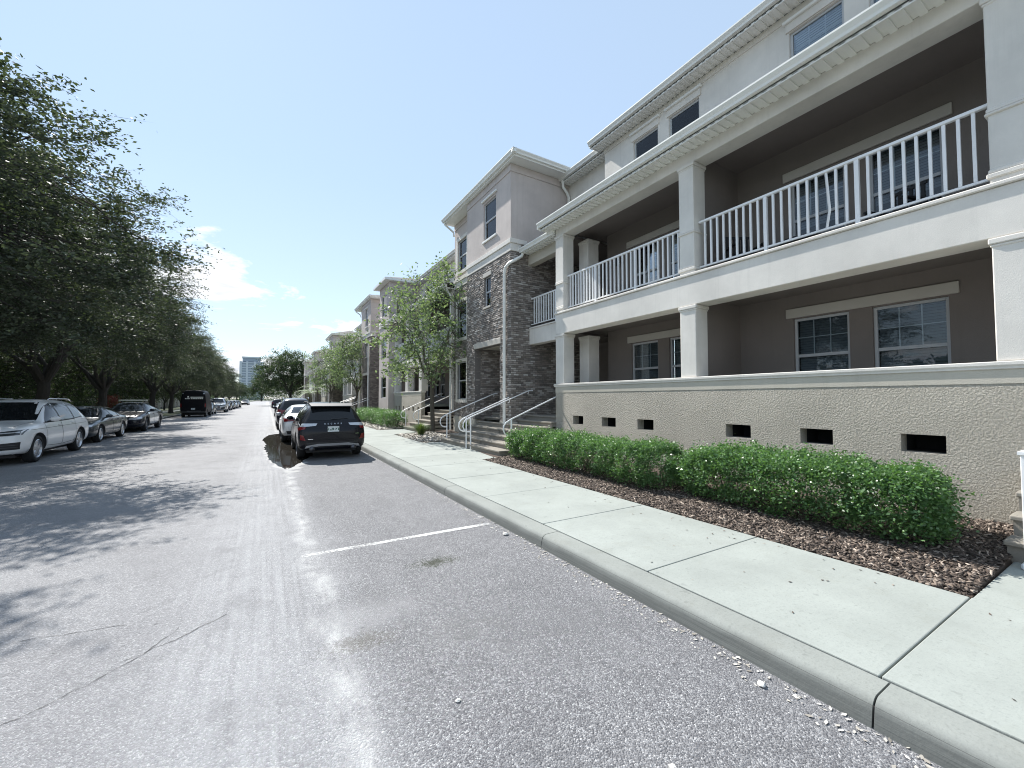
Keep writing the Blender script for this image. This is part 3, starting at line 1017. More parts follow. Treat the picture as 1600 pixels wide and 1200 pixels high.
# dark patio furniture on the upper balcony
def patio_chair(x, y, rz, label):
    t = thing("patio_chair", (x, y, 4.25), label, "chair", "patio chairs on the balcony", rz)
    ca, sa = math.cos(rz), math.sin(rz)
    t.rotation_euler = (0, 0, rz)

    def P(name, mb):
        link(name, mb.mesh(name, BLACKP), t)
    P("seat", MB().box(-0.26, 0.26, -0.25, 0.27, 0.40, 0.45))
    b = MB()
    for k in range(6):
        b.box(-0.24 + k * 0.085, -0.19 + k * 0.085, -0.285, -0.265, 0.46, 0.92)
    b.box(-0.27, 0.27, -0.29, -0.26, 0.921, 0.97)
    P("backrest", b)
    for sx in (-1, 1):
        for sy in (-0.24, 0.24):
            P("leg", MB().box(sx * 0.25 - 0.018, sx * 0.25 + 0.018, sy - 0.018, sy + 0.018, 0.0, 0.40))
        P("armrest", MB().box(sx * 0.28 - 0.03, sx * 0.28 + 0.03, -0.26, 0.24, 0.63, 0.66).box(sx * 0.28 - 0.015, sx * 0.28 + 0.015, 0.2, 0.23, 0.45, 0.63))


patio_chair(8.45, 4.75, 2.6, "black slatted patio chair near the partition wall, on the upper balcony")
patio_chair(8.75, 2.45, 1.2, "black slatted patio chair before the upper balcony's wide window")
tb = thing("patio_table", (8.6, 3.75, 4.25), "low dark round table between the balcony chairs", "table")
MB().tube([(8.6, 3.75, 4.70), (8.6, 3.75, 4.73)], 0.36, 24).build("table_top", BLACKP, tb)
for k in range(3):
    a_ = 2.1 * k
    MB().tube([(8.6 + 0.24 * math.cos(a_), 3.75 + 0.24 * math.sin(a_), 4.70), (8.6 + 0.3 * math.cos(a_), 3.75 + 0.3 * math.sin(a_), 4.25)], 0.016, 6).build("leg", BLACKP, tb)

# ---- bricks
def mk_brick():
    m, nt, b = newmat("tumbled_brick")
    g = nt.nodes.new("ShaderNodeNewGeometry")
    oi = nt.nodes.new("ShaderNodeObjectInfo")
    f = math_(nt, 'FRACT', math_(nt, 'ADD', g.outputs['Random Per Island'], math_(nt, 'MULTIPLY', oi.outputs['Random'], 7.31)))
    c = ramp(nt, f, [(0.0, (0.15, 0.132, 0.12)), (0.3, (0.22, 0.19, 0.17)), (0.6, (0.30, 0.262, 0.235)), (0.82, (0.39, 0.35, 0.32)), (1.0, (0.54, 0.51, 0.48))])
    n1 = noise(nt, g.outputs['Position'], 45, 5, 0.7)
    c = mixc(nt, math_(nt, 'MULTIPLY', ramp(nt, n1, [(0.45, 0.0), (0.7, 1.0)]), 0.4), c, (0.40, 0.38, 0.36))
    nt.links.new(c, b.inputs['Base Color'])
    b.inputs['Roughness'].default_value = 0.85
    nt.links.new(bump(nt, n1, 0.7, 0.012), b.inputs['Normal'])
    return m


BRICK = mk_brick()
MORTAR = plain("mortar", (0.17, 0.155, 0.145), 0.95, var=0.25, scale=15)


def mk_brick_tex():
    m, nt, b = newmat("brick_far")
    p = pos(nt)
    s = N(nt, "SeparateXYZ", {0: p})
    cv = N(nt, "CombineXYZ", {0: math_(nt, 'ADD', s.outputs[0], s.outputs[1]), 1: s.outputs[2], 2: 0.0})
    t = N(nt, "TexBrick", {'Vector': cv.outputs[0], 'Color1': (0.13, 0.11, 0.10), 'Color2': (0.30, 0.26, 0.23), 'Mortar': (0.12, 0.11, 0.10), 'Scale': 1.0, 'Mortar Size': 0.006, 'Brick Width': 0.21, 'Row Height': 0.075, 'Bias': -0.1})
    nt.links.new(t.outputs[0], b.inputs['Base Color'])
    b.inputs['Roughness'].default_value = 0.9
    nt.links.new(bump(nt, t.outputs['Fac'], -0.6, 0.01), b.inputs['Normal'])
    return m


BRICKTEX = mk_brick_tex()
BL, BH = 0.198, 0.069


def brick_cells(u0, u1, z0, z1, holes, seed):
    r = random.Random(seed)
    out = []
    row = 0
    z = z0
    while z + BH <= z1 + 0.02:
        u = u0 - (BL / 2 if row % 2 else 0)
        while u < u1 - 0.02:
            a, b = max(u + 0.006, u0), min(u + BL - 0.006, u1)
            if b - a > 0.03:
                uc, zc = (a + b) / 2, z + BH / 2
                bad = False
                for h in holes:
                    if h[2] - 0.02 < zc < h[3] + 0.02:
                        if h[0] < uc < h[1]:
                            if a < h[0] - 0.04: b = h[0]
                            elif b > h[1] + 0.04: a = h[1]
                            else: bad = True
                        elif a < h[0] < b: b = h[0]
                        elif a < h[1] < b: a = h[1]
                if not bad and b - a > 0.025:
                    out.append((a, b, z + 0.006, z + BH - 0.006, r.uniform(0.008, 0.024)))
            u += BL
        z += BH
        row += 1
    return out


def rough_brick(mb, ax, pl, a, b, z0, z1, d, r):
    """a tumbled brick: the face is tilted and its corners uneven"""
    f = [max(0.003, d + r.uniform(-0.012, 0.012)) for _ in range(4)]
    uv = [(a + 0.003, z0 + 0.003), (b - 0.003, z0 + 0.003), (b - 0.003, z1 - 0.003), (a + 0.003, z1 - 0.003)]
    bk = [(a, z0), (b, z0), (b, z1), (a, z1)]
    P = (lambda u, z, q: (pl - q, u, z)) if ax == 'x' else (lambda u, z, q: (u, pl - q, z))
    vs = [P(u, z, q) for (u, z), q in zip(uv, f)] + [P(u, z, -0.001 if pl == 0.0 else 0.001) for (u, z) in bk]
    fs = [(0, 1, 2, 3), (0, 4, 5, 1), (1, 5, 6, 2), (2, 6, 7, 3), (3, 7, 4, 0)]
    if ax == 'x':
        fs = [q[::-1] for q in fs]
    return mb.add(vs, fs)


def tower_house(label, Y0, near=True, group=None):
    XT, XE = 7.12, 7.50
    Yf, Y1 = Y0 + 3.6, Y0 + 5.85
    h = thing("tower_house", (XT, Y0 + 2.5, 0.1), label, "house", group)
    bm = MORTAR if near else BRICKTEX
    entry = (Y0 + 0.75, Y0 + 2.82, 0.95, 3.72)
    small = (Y0 + 1.46, Y0 + 2.0, 5.25, 6.40)
    wf = (Y0 + 1.07, Y0 + 2.08, 7.84, 9.30)
    r1, r2, r3 = (Y0 + 4.45, Y0 + 5.45, 1.72, 3.42), (Y0 + 4.45, Y0 + 5.45, 4.5, 6.12), (Y0 + 4.45, Y0 + 5.45, 7.58, 9.02)
    wall_holes(MB(), 'x', XT, 0.25, Y0, Yf, 0.95, 6.86, [entry, small]).build("brick_wall", bm, h)
    wall_holes(MB(), 'y', Y0 + 0.001, 0.2, XT + 0.251, 10.7, 0.95, 6.86).build("brick_wall", bm, h)
    wall_holes(MB(), 'x', XE, 0.25, Yf, Y1, 0.95, 6.86, [r1, r2]).build("brick_wall", bm, h)
    MB().box(XT + 0.251, XT + 1.6, entry[1] + 0.02, entry[1] + 0.2, 0.95, 3.9).build("brick_wall", bm, h)
    # stucco base course
    mb = MB()
    mb.box(XT - 0.03, XT + 0.3, Y0 - 0.03, entry[0], 0.0, 0.949)
    mb.box(XT - 0.03, XT + 0.3, entry[1], Yf + 0.01, 0.0, 0.949)
    mb.box(XE - 0.03, XE + 0.3, Yf + 0.011, Y1, 0.0, 0.949)
    mb.box(XT + 0.301, 10.7, Y0 - 0.03, Y0 + 0.2, 0.0, 0.949)
    mb.build("base_course", STUCCO_S, h, bevel=0.01)
    # entry recess
    e = MB()
    e.box(XT + 0.251, XT + 1.6, entry[0] - 0.2, entry[0], 0.9, 3.9)
    e.box(XT + 0.251, XT + 1.6, entry[0], entry[1], 3.74, 3.9)
    e.build("entry_lining", STUCCO_S, h)
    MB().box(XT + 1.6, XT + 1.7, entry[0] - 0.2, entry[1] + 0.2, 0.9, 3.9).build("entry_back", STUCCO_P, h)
    dd = MB().box(XT + 1.55, XT + 1.598, entry[0] + 0.5, entry[1] - 0.5, 1.2, 3.25).build("door", DOORM, h)
    MB().tube([(XT + 1.5, entry[0] + 0.6, 2.2), (XT + 1.55, entry[0] + 0.6, 2.2)], 0.03, 8).build("handle", CHROME, dd)
    MB().box(XT - 0.05, XT + 0.24, entry[0] - 0.07, entry[1] + 0.02, 3.722, 3.93).build("entry_lintel", LINTEL, h, bevel=0.008)
    # stucco top floor
    wall_holes(MB(), 'x', XT - 0.005, 0.25, Y0, Yf, 7.29, 9.93, [wf]).build("upper_wall", STUCCO_G, h)
    wall_holes(MB(), 'y', Y0, 0.2, XT + 0.25, 10.7, 6.861, 9.93).build("upper_side_wall", STUCCO_G, h)
    wall_holes(MB(), 'x', XE - 0.005, 0.25, Yf, Y1, 7.29, 9.93, [r3]).build("upper_wall", STUCCO_G, h)
    MB().box(XE + 0.25, 10.7, Y1 - 0.2, Y1 - 0.002, 0.0, 9.93).build("far_side_wall", STUCCO_G, h)
    MB().box(XT + 0.01, XE, Yf - 0.02, Yf - 0.001, 0.95, 9.9).build("corner_wall", STUCCO_G if not near else STUCCO_G, h)
    # bands
    for (z0, z1, e_) in ((6.862, 7.13, 0.03), (7.131, 7.289, 0.07)):
        mb = MB()
        mb.box(XT - e_, XT + 0.2, Y0 - e_, Yf + 0.02, z0, z1)
        mb.box(XT + 0.2, XT + 0.62 if z0 > 7 else XT + 0.4, Y0 - e_, Y0 - 0.001, z0, z1)
        mb.box(XE - e_, XE + 0.2, Yf + 0.021, Y1, z0, z1)
        mb.build("band", STUCCO_W, h, bevel=0.008)
    mb = MB()
    mb.box(XT - 0.03, XT - 0.006, Y0 - 0.026, Yf + 0.01, 9.66, 9.925)
    mb.box(XT - 0.006, 10.6, Y0 - 0.026, Y0 - 0.001, 9.66, 9.925)
    mb.box(XE - 0.03, XE - 0.006, Yf + 0.011, Y1, 9.66, 9.925)
    mb.build("frieze", STUCCO_G, h)
    # eave all round, fascia, gutter, hipped roof
    MB().box(XT - 0.13, 10.9, Y0 - 0.46, Y1 + 0.1, 9.931, 9.96).build("soffit", VINYL, h)
    mb = MB()
    mb.box(XT - 0.15, XT - 0.13, Y0 - 0.48, Y1 + 0.1, 9.92, 10.10)
    mb.box(XT - 0.13, 10.9, Y0 - 0.48, Y0 - 0.46, 9.92, 10.10)
    mb.build("fascia", TRIM, h)
    MB().prism(gutter_prof(XT - 0.28, 10.115), 'y', Y0 - 0.61, Y1 + 0.1).build("gutter", VINYL, h)
    MB().prism([(Y0 - 0.61 + (q[0]), q[1]) for q in gutter_prof(0, 10.115)], 'x', XT - 0.28, 10.9).build("gutter", VINYL, h)
    ex0, ey0, ey1 = XT - 0.2, Y0 - 0.52, Y1 + 0.1
    MB().add([(ex0, ey0, 10.10), (ex0, ey1, 10.10), (11.4, ey1, 10.10), (11.4, ey0, 10.10), (9.6, ey0 + 2.6, 11.0), (9.6, ey1 - 2.6, 11.0)],
             [(0, 4, 5, 1), (0, 3, 4), (1, 5, 2), (3, 2, 5, 4), (0, 1, 2, 3)]).build("roof", ROOFM, h)
    downspout(h, [(XT - 0.15, Y1 - 0.02, 10.0), (XT - 0.15, Y1 - 0.02, 9.9), (XE - 0.1, Y1 - 0.05, 9.6), (XE - 0.08, Y1 - 0.07, 9.4)], 0.045)
    # windows
    window(h, XT, *wf, grid=None, near=near, closed=0.5)
    window(h, XT, *small, grid=None, near=near, fw=0.04, closed=0.4)
    for q in (r1, r2, r3):
        window(h, XE, *q, grid=None, near=near, closed=0.55)
        mb = MB()
        a, b, c, d = q
        mb.box(XE - 0.035, XE - 0.001, a - 0.14, a, c - 0.14, d + 0.14); mb.box(XE - 0.035, XE - 0.001, b, b + 0.14, c - 0.14, d + 0.14)
        mb.box(XE - 0.036, XE - 0.001, a + 0.001, b - 0.001, d, d + 0.14); mb.box(XE - 0.05, XE - 0.001, a + 0.001, b - 0.001, c - 0.14, c)
        mb.build("window_surround", STUCCO_W, h)
    a, b, c, d = wf
    MB().box(XT - 0.08, XT - 0.007, a - 0.1, b + 0.1, d + 0.08, d + 0.15).build("window_brow", TRIM, h, bevel=0.01)
    MB().box(XT - 0.06, XT - 0.007, a - 0.06, b + 0.06, c - 0.09, c - 0.01).build("window_sill", TRIM, h, bevel=0.01)
    a, b, c, d = small
    MB().box(XT - 0.05, XT - 0.001, a - 0.06, b + 0.06, d, d + 0.16).build("lintel", LINTEL, h)
    MB().box(XT - 0.06, XT - 0.001, a - 0.03, b + 0.03, c - 0.07, c).build("window_sill", LINTEL, h)
    # downspout down the brick front
    downspout(h, [(7.55, Y0 - 0.1, 6.86), (7.50, Y0 - 0.1, 6.70), (7.2, Y0 - 0.13, 6.5), (XT - 0.06, Y0 - 0.02, 6.42), (XT - 0.09, Y0 + 0.22, 6.32), (XT - 0.09, Y0 + 0.30, 6.1), (XT - 0.09, Y0 + 0.30, 0.25)], 0.055)
    if near:
        cells = []
        for q in brick_cells(Y0, Yf, 0.955, 6.86, [entry, (entry[0] - 0.07, entry[1] + 0.02, 3.7, 3.93), small, (small[0] - .06, small[1] + .06, small[3], small[3] + 0.16), (small[0] - .03, small[1] + .03, small[2] - 0.07, small[2])], 1):
            cells.append(('x', XT, q))
        for q in brick_cells(XT, 10.5, 0.955, 6.86, [], 2):
            cells.append(('y', Y0 + 0.001, q))
        for q in brick_cells(XT + 0.02, XT + 1.58, 0.955, 3.72, [], 3):
            cells.append(('y', entry[1] + 0.02, q))
        rs_ = [(r[0] - .14, r[1] + .14, r[2] - .14, r[3] + .14) for r in (r1, r2)]
        for q in brick_cells(Yf, Y1, 0.955, 6.86, rs_, 4):
            cells.append(('x', XE, q))

        def dist(c):
            ax, pl, (a, b, z0, z1, d) = c
            x, y = (pl, (a + b) / 2) if ax == 'x' else ((a + b) / 2, pl)
            if b - a < 0.15:
                return 999
            return math.hypot(math.hypot(x, y), (z0 + z1) / 2 - 1.75)
        cells.sort(key=dist)
        rb = random.Random(77)
        shared = {ax: [rough_brick(MB(), ax, 0.0, -0.093, 0.093, -0.0285, 0.0285, 0.010 + 0.0015 * k, rb).mesh("brick", BRICK) for k in range(10)] for ax in 'xy'}
        pl0 = parent_loc(h)
        rest = MB()
        cnt = 0
        for c in cells:
            ax, pl, (a, b, z0, z1, d) = c
            if cnt < 300 and abs((b - a) - 0.186) < 0.004:
                o = link("brick", shared[ax][rb.randrange(10)], h)
                p = Vector((pl - 0.001, (a + b) / 2, (z0 + z1) / 2)) if ax == 'x' else Vector(((a + b) / 2, pl - 0.001, (z0 + z1) / 2))
                o.location = p - pl0
                cnt += 1
            else:
                rough_brick(rest, ax, pl, a, b, z0, z1, d, rb)
        o = rest.build("brick_courses", BRICK, h)
        o['kind'] = 'stuff'
    return h


T1 = tower_house("brick tower house with taupe stucco top floor and arched-over entry stairs", 12.0)
T1['label'] = "tower house with grey brick lower floors, taupe stucco top and deep square entry"


# ---- stairs and handrails
def stairs(name, label, y0, y1, x0, n, rise, tread, z0=0.15, group="entry stairs along the row"):
    t = thing(name, (x0, (y0 + y1) / 2, z0), label, "stairs", group)
    r = random.Random(int(y0 * 10))
    for i in range(n):
        j = r.uniform(-0.01, 0.01)
        MB().box(x0 + i * tread, x0 + n * tread + (0.9 if i == n - 1 else 0), y0, y1, z0 + i * rise - (0.3 if i == 0 else 0), z0 + (i + 1) * rise - 0.052).build("riser", STEPM, t)
        MB().box(x0 + i * tread - 0.03 + j, x0 + (i + 1) * tread + (0.9 if i == n - 1 else 0.0), y0 - 0.02, y1 + 0.02, z0 + (i + 1) * rise - 0.05, z0 + (i + 1) * rise).build("step", STEPM, t, bevel=0.012, seg=2)
    return t


stairs("entry_stairs", "stone stairs rising between the near hedge and the brick tower", 9.99, 11.90, 5.56, 7, 0.15, 0.36)
stairs("entry_stairs", "stone stairs leading up into the brick tower's square entry", 11.95, 14.45, 5.56, 7, 0.15, 0.36)
stairs("entry_stairs", "stone stairs behind the young tree, up to a grey door", 19.2, 21.6, 6.2, 6, 0.17, 0.34)
stairs("entry_stairs", "stone steps beside the square white post at the pavement's near end", -0.7, 1.02, 6.33, 6, 0.2, 0.3)
stairs("entry_stairs", "stone stairs up to the second brick tower down the row", 34.5, 36.9, 5.56, 7, 0.15, 0.36)


def handrail(label, x0, y, xe, slope=0.39, flat=0.18, z0=0.15, top=1.17, brackets=()):
    t = thing("handrail", (x0, y, z0), label, "handrail", "white pipe handrails at the entry stairs")
    pr = 0.022
    p = [(x0 - 0.01, y, top - 0.47), (x0 - 0.12, y, top - 0.46), (x0 - 0.215, y, top - 0.41), (x0 - 0.265, y, top - 0.30), (x0 - 0.25, y, top - 0.18), (x0 - 0.17, y, top - 0.09), (x0, y, top)]
    ze = top + slope * (xe - x0)
    p += [(x0 + (xe - x0) * 0.5, y, top + slope * (xe - x0) * 0.5), (xe - 0.05, y, ze - 0.02), (xe + 0.02, y, ze)]
    if flat:
        p += [(xe + flat, y, ze + 0.005)]
    MB().tube(p, pr, 8).build("rail", PAINTW, t, smooth=True)
    MB().tube([(x0, y, z0 - 0.15), (x0, y, top - 0.02)], 0.024, 8).build("post", PAINTW, t, smooth=True)
    for bx_ in brackets:
        zb = top + slope * (min(bx_, xe) - x0)
        MB().tube([(bx_, y, zb - 0.01), (bx_, y + 0.005, zb - 0.09), (bx_, y + 0.07, zb - 0.11)], 0.012, 6).build("bracket", PAINTW, t)
    return t


handrail("white handrail farther up, entering the brick tower's square entry", 5.76, 14.38, 7.75, brackets=(6.9, 7.75), flat=0.15)
handrail("white handrail on the middle pair of posts, entering the square entry", 5.52, 12.12, 7.9, brackets=())
handrail("white handrail on the middle pair of posts, fixed to the brick side wall", 5.56, 11.88, 7.75, brackets=(7.0, 7.75))
handrail("white handrail ending at the rough stem wall's far corner", 5.98, 10.05, 7.6, slope=0.40, flat=0)
handrail("white handrail between far hedge and stairs behind the young tree, nearer one", 6.30, 19.4, 8.2, slope=0.43, top=1.2)
handrail("white handrail between far hedge and stairs behind the young tree, farther one", 6.30, 21.5, 8.2, slope=0.43, top=1.2)
for yy, nn in ((34.6, "first"), (36.7, "second"), (42.2, "third"), (44.0, "fourth")):
    handrail("small white handrail far along the row, %s beyond the second hedge" % nn, 5.7, yy, 7.8)

# white newel post at the right edge
np_ = thing("newel_post", (6.14, 0.86, 0.15), "square white post at the foot of the steps by the near bed", "post")
MB().box(6.095, 6.185, 0.79, 0.88, 0.152, 1.22).build("shaft", PAINTW, np_, bevel=0.006)
MB().box(6.075, 6.205, 0.77, 0.90, 0.1521, 0.21).build("foot", PAINTW, np_, bevel=0.012)
MB().add([(6.08, 0.775, 1.221), (6.20, 0.775, 1.221), (6.20, 0.895, 1.221), (6.08, 0.895, 1.221), (6.08, 0.775, 1.25), (6.20, 0.775, 1.25), (6.20, 0.895, 1.25), (6.08, 0.895, 1.25), (6.14, 0.835, 1.28)],
         [(3, 2, 1, 0), (0, 1, 5, 4), (1, 2, 6, 5), (2, 3, 7, 6), (3, 0, 4, 7), (4, 5, 8), (5, 6, 8), (6, 7, 8), (7, 4, 8)]).build("cap", PAINTW, np_)

# ---- the rest of the row
B2 = porch_house("second pale townhouse with porch, behind the young street tree", [(22.6, 23.1), (25.3, 25.8), (28.0, 28.45)],
                 [(23.5, 24.3), (24.5, 25.2), (26.0, 26.8), (27.0, 27.8)], [(19.2, 20.0), (23.0, 23.8), (24.1, 24.9), (26.4, 27.2)],
                 [(22.95, 23.3), (23.9, 24.25), (24.8, 25.15), (26.0, 26.3), (26.9, 27.2), (27.7, 28.0)], [[23.83, 24.56], [26.53, 27.26]], None, False, low_end=(17.9, 28.6), floor3=(17.9, 28.6))
link_section(B2, 28.46, 28.5, False) if False else None
# corner posts and link balcony of the second house
MB().box(7.42, 7.72, 17.95, 18.25, 1.2, 6.9).build("column", STUCCO_W, B2, bevel=0.01)
MB().box(7.6, 7.9, 18.25, 22.6, 3.7, 4.25).build("link_beam", STUCCO_W, B2)
MB().box(7.9, 10.6, 17.95, 22.6, 3.8, 4.2).build("link_floor", STUCCO_P, B2)
MB().box(10.6, 10.8, 17.95, 22.6, 0.1, 6.9).build("link_wall", STUCCO_P, B2)
MB().box(10.5, 10.59, 19.4, 20.6, 1.2, 3.3).build("door", DOORM, B2)
railing(B2, 7.7, 18.25, 22.6, 4.25, [19.6, 21.1], 10)
downspout(B2, [(7.15, 17.98, 6.95), (7.2, 17.98, 6.8), (7.33, 17.98, 6.65), (7.36, 17.98, 6.5), (7.36, 17.98, 0.3)], 0.05)


def stucco_tower(label, Y0, Y1, group=None, z=9.9, XT=7.12):
    h = thing("stucco_house", (XT, (Y0 + Y1) / 2, 0.1), label, "house", group)
    w = [(Y0 + 0.7, Y1 - 0.7, a, b) for a, b in ((1.8, 3.3), (4.6, 6.1), (7.7, 9.2))]
    wall_holes(MB(), 'x', XT, 0.25, Y0, Y1, 0.0, z, w).build("wall", STUCCO_G, h)
    MB().box(XT + 0.25, 10.6, Y0, Y0 + 0.2, 0.0, z).build("side_wall", STUCCO_G, h)
    MB().box(XT + 0.25, 10.6, Y1 - 0.2, Y1, 0.0, z).build("side_wall", STUCCO_G, h)
    MB().box(XT - 0.05, XT - 0.001, Y0 - 0.05, Y1, 6.9, 7.25).build("band", STUCCO_W, h)
    for q in w:
        window(h, XT, *q, grid=None, near=False)
    MB().box(XT - 0.4, 10.9, Y0 - 0.4, Y1 + 0.4, z, z + 0.15).build("eave", TRIM, h)
    MB().add([(XT - 0.4, Y0 - 0.4, z + .151), (XT - 0.4, Y1 + 0.4, z + .151), (11, Y1 + 0.4, z + .151), (11, Y0 - 0.4, z + .151), (9, (Y0 + Y1) / 2, z + 0.85)], [(0, 4, 1), (1, 4, 2), (2, 4, 3), (3, 4, 0)]).build("roof", ROOFM, h)
    return h


stucco_tower("taupe stucco house rising behind the young tree's crown, before the second brick tower", 28.5, 31.3)
T3 = tower_house("second tower house with brick below, half hidden by young trees", 34.4, near=False)
MB().box(9.0, 10.6, 31.3, 34.4, 0.1, 9.0).build("link_wall", STUCCO_W, T3)
MB().box(7.9, 9.0, 31.3, 34.4, 3.7, 4.25).build("link_beam", STUCCO_W, T3)
NTH = ["third", "fourth", "fifth"]
for k in range(1, 4):
    dy = 22.4 * k
    c = copy_tree(B2); c.location.y += dy; c['label'] = "%s pale porch townhouse of the row, far down the street" % NTH[k - 1]
    c = copy_tree(T3); c.location.y += dy; c['label'] = "%s tower house of the row, far down the street" % NTH[k - 1]
# grey block closing the row
fb = thing("far_block", (12, 118, 0), "flat grey building far off above the street trees", "building")
wall_holes(MB(), 'y', 112, 0.3, 8.6, 30, 0, 10.8, [(10 + i * 3, 11.5 + i * 3, 2 + j * 3.1, 3.8 + j * 3.1) for i in range(6) for j in range(3)]).build("wall", plain("far_stucco", (0.42, 0.42, 0.44), 0.9), fb)
wall_holes(MB(), 'x', 8.59, 0.3, 112, 135, 0, 10.8, [(114 + i * 3, 115.5 + i * 3, 2 + j * 3.1, 3.8 + j * 3.1) for i in range(6) for j in range(3)]).build("wall", MATS["far_stucco"], fb)
MB().box(8.9, 30, 112.35, 134.9, 0, 10.5).build("core", CARGLASS, fb)
MB().box(8.4, 30.2, 111.8, 135.2, 10.8, 11.1).build("roof", TRIM, fb)


# high-rise on the skyline
def highrise():
    cx, cy = -18.0, 610.0
    h = thing("high_rise", (cx, cy, 0), "tall pale high-rise on the skyline at the street's end", "building")
    bl = plain("tower_blue", (0.34, 0.39, 0.47), 0.5)  # pale tower colours, lightened further to put distance haze into them
    wl = plain("tower_pale", (0.62, 0.66, 0.72), 0.7)
    MB().box(cx - 12.5, cx + 12.5, cy, cy + 22, 0, 48).build("core", bl, h)
    for i in range(4):
        x = cx - 12.5 + i * 8.33 - (1.4 if i else 0)
        MB().box(x, x + 2.6 if i in (0, 3) else x + 2.0, cy - 0.8, cy + 23, 0, 48.5).build("pier", wl, h)
    fl = MB().box(-12.4, 12.4, -0.3, 0.02, 0, 1.1).mesh("floor_band", wl)
    for k in range(15):
        o = link("floor_band", fl, h); o.location = (0, 0, 3.0 + k * 3.1)
    MB().box(cx - 9.5, cx + 9.5, cy + 1, cy + 20, 48.5, 53).build("penthouse", bl, h)
    MB().box(cx - 10.2, cx + 10.2, cy + 0.5, cy + 20.5, 53, 54.6).build("penthouse_roof", wl, h)


highrise()


# houses on the far side, behind the oaks
def left_house(label, y0, y1):
    h = thing("porch_house", (-17, (y0 + y1) / 2, 0.1), label, "house", "houses behind the oaks")
    ws = []
    y = y0 + 1.0
    while y + 1.2 < y1:
        ws += [(y, y + 1.1, 1.6, 3.1), (y, y + 1.1, 4.7, 6.2), (y, y + 1.1, 7.6, 9.0)]
        y += 2.4
    mb = MB()
    wall_holes(mb, 'x', 17.0, 0.3, y0, y1, 0.1, 9.6, ws)
    mb.v = [(-a, b, c) for a, b, c in mb.v]
    mb.f = [f[::-1] for f in mb.f]
    mb.build("wall", STUCCO_G, h)
    MB().box(-30, -17.3, y0 + 0.1, y1 - 0.1, 0.1, 9.5).build("core", CARGLASS, h)
    for (a, b, c, d) in ws:
        f = MB()
        f.box(-17.1, -16.96, a - 0.08, a + 0.03, c - 0.08, d + 0.08); f.box(-17.1, -16.96, b - 0.03, b + 0.08, c - 0.08, d + 0.08)
        f.box(-17.1, -16.955, a + 0.031, b - 0.031, d - 0.03, d + 0.10); f.box(-17.1, -16.955, a + 0.031, b - 0.031, c - 0.10, c + 0.03)
        f.box(-17.15, -17.1, a, b, (c + d) / 2 - 0.03, (c + d) / 2 + 0.03)
        f.build("window", PAINTW, h)
    for k in range(int((y1 - y0) / 3.2)):
        MB().box(-15.2, -14.9, y0 + 0.3 + k * 3.2, y0 + 0.6 + k * 3.2, 0.1, 3.6).build("column", STUCCO_W, h)
    MB().box(-17.0, -14.8, y0, y1, 3.6, 4.1).build("porch_beam", STUCCO_W, h)
    MB().box(-30, -16.4, y0 - 0.4, y1 + 0.4, 9.6, 9.8).build("eave", TRIM, h)
    MB().prism([(-16.4, 9.8), (-23, 12.2), (-30, 9.8)], 'y', y0 - 0.4, y1 + 0.4).build("roof", ROOFM, h)
    return h


for i, (a, b) in enumerate(((20, 38), (42, 60), (64, 82), (86, 120))):
    left_house(["grey porch house glimpsed behind the nearest oak trunk", "grey house hidden behind the second oak", "grey house behind the oaks by the black van", "long grey house behind the farthest oaks"][i], a, b)


# ================================================================== VEGETATION
def branch_path(r, a, b, bow, n=5, jit=0.05):
    a, b = Vector(a), Vector(b)
    L = (b - a).length
    pts = []
    for i in range(n + 1):
        t = i / n
        p = a.lerp(b, t)
        p.z += bow * L * math.sin(math.pi * t)
        if 0 < i < n:
            p += Vector((r.uniform(-1, 1), r.uniform(-1, 1), r.uniform(-1, 1))) * jit * L
        pts.append(p)
    return pts


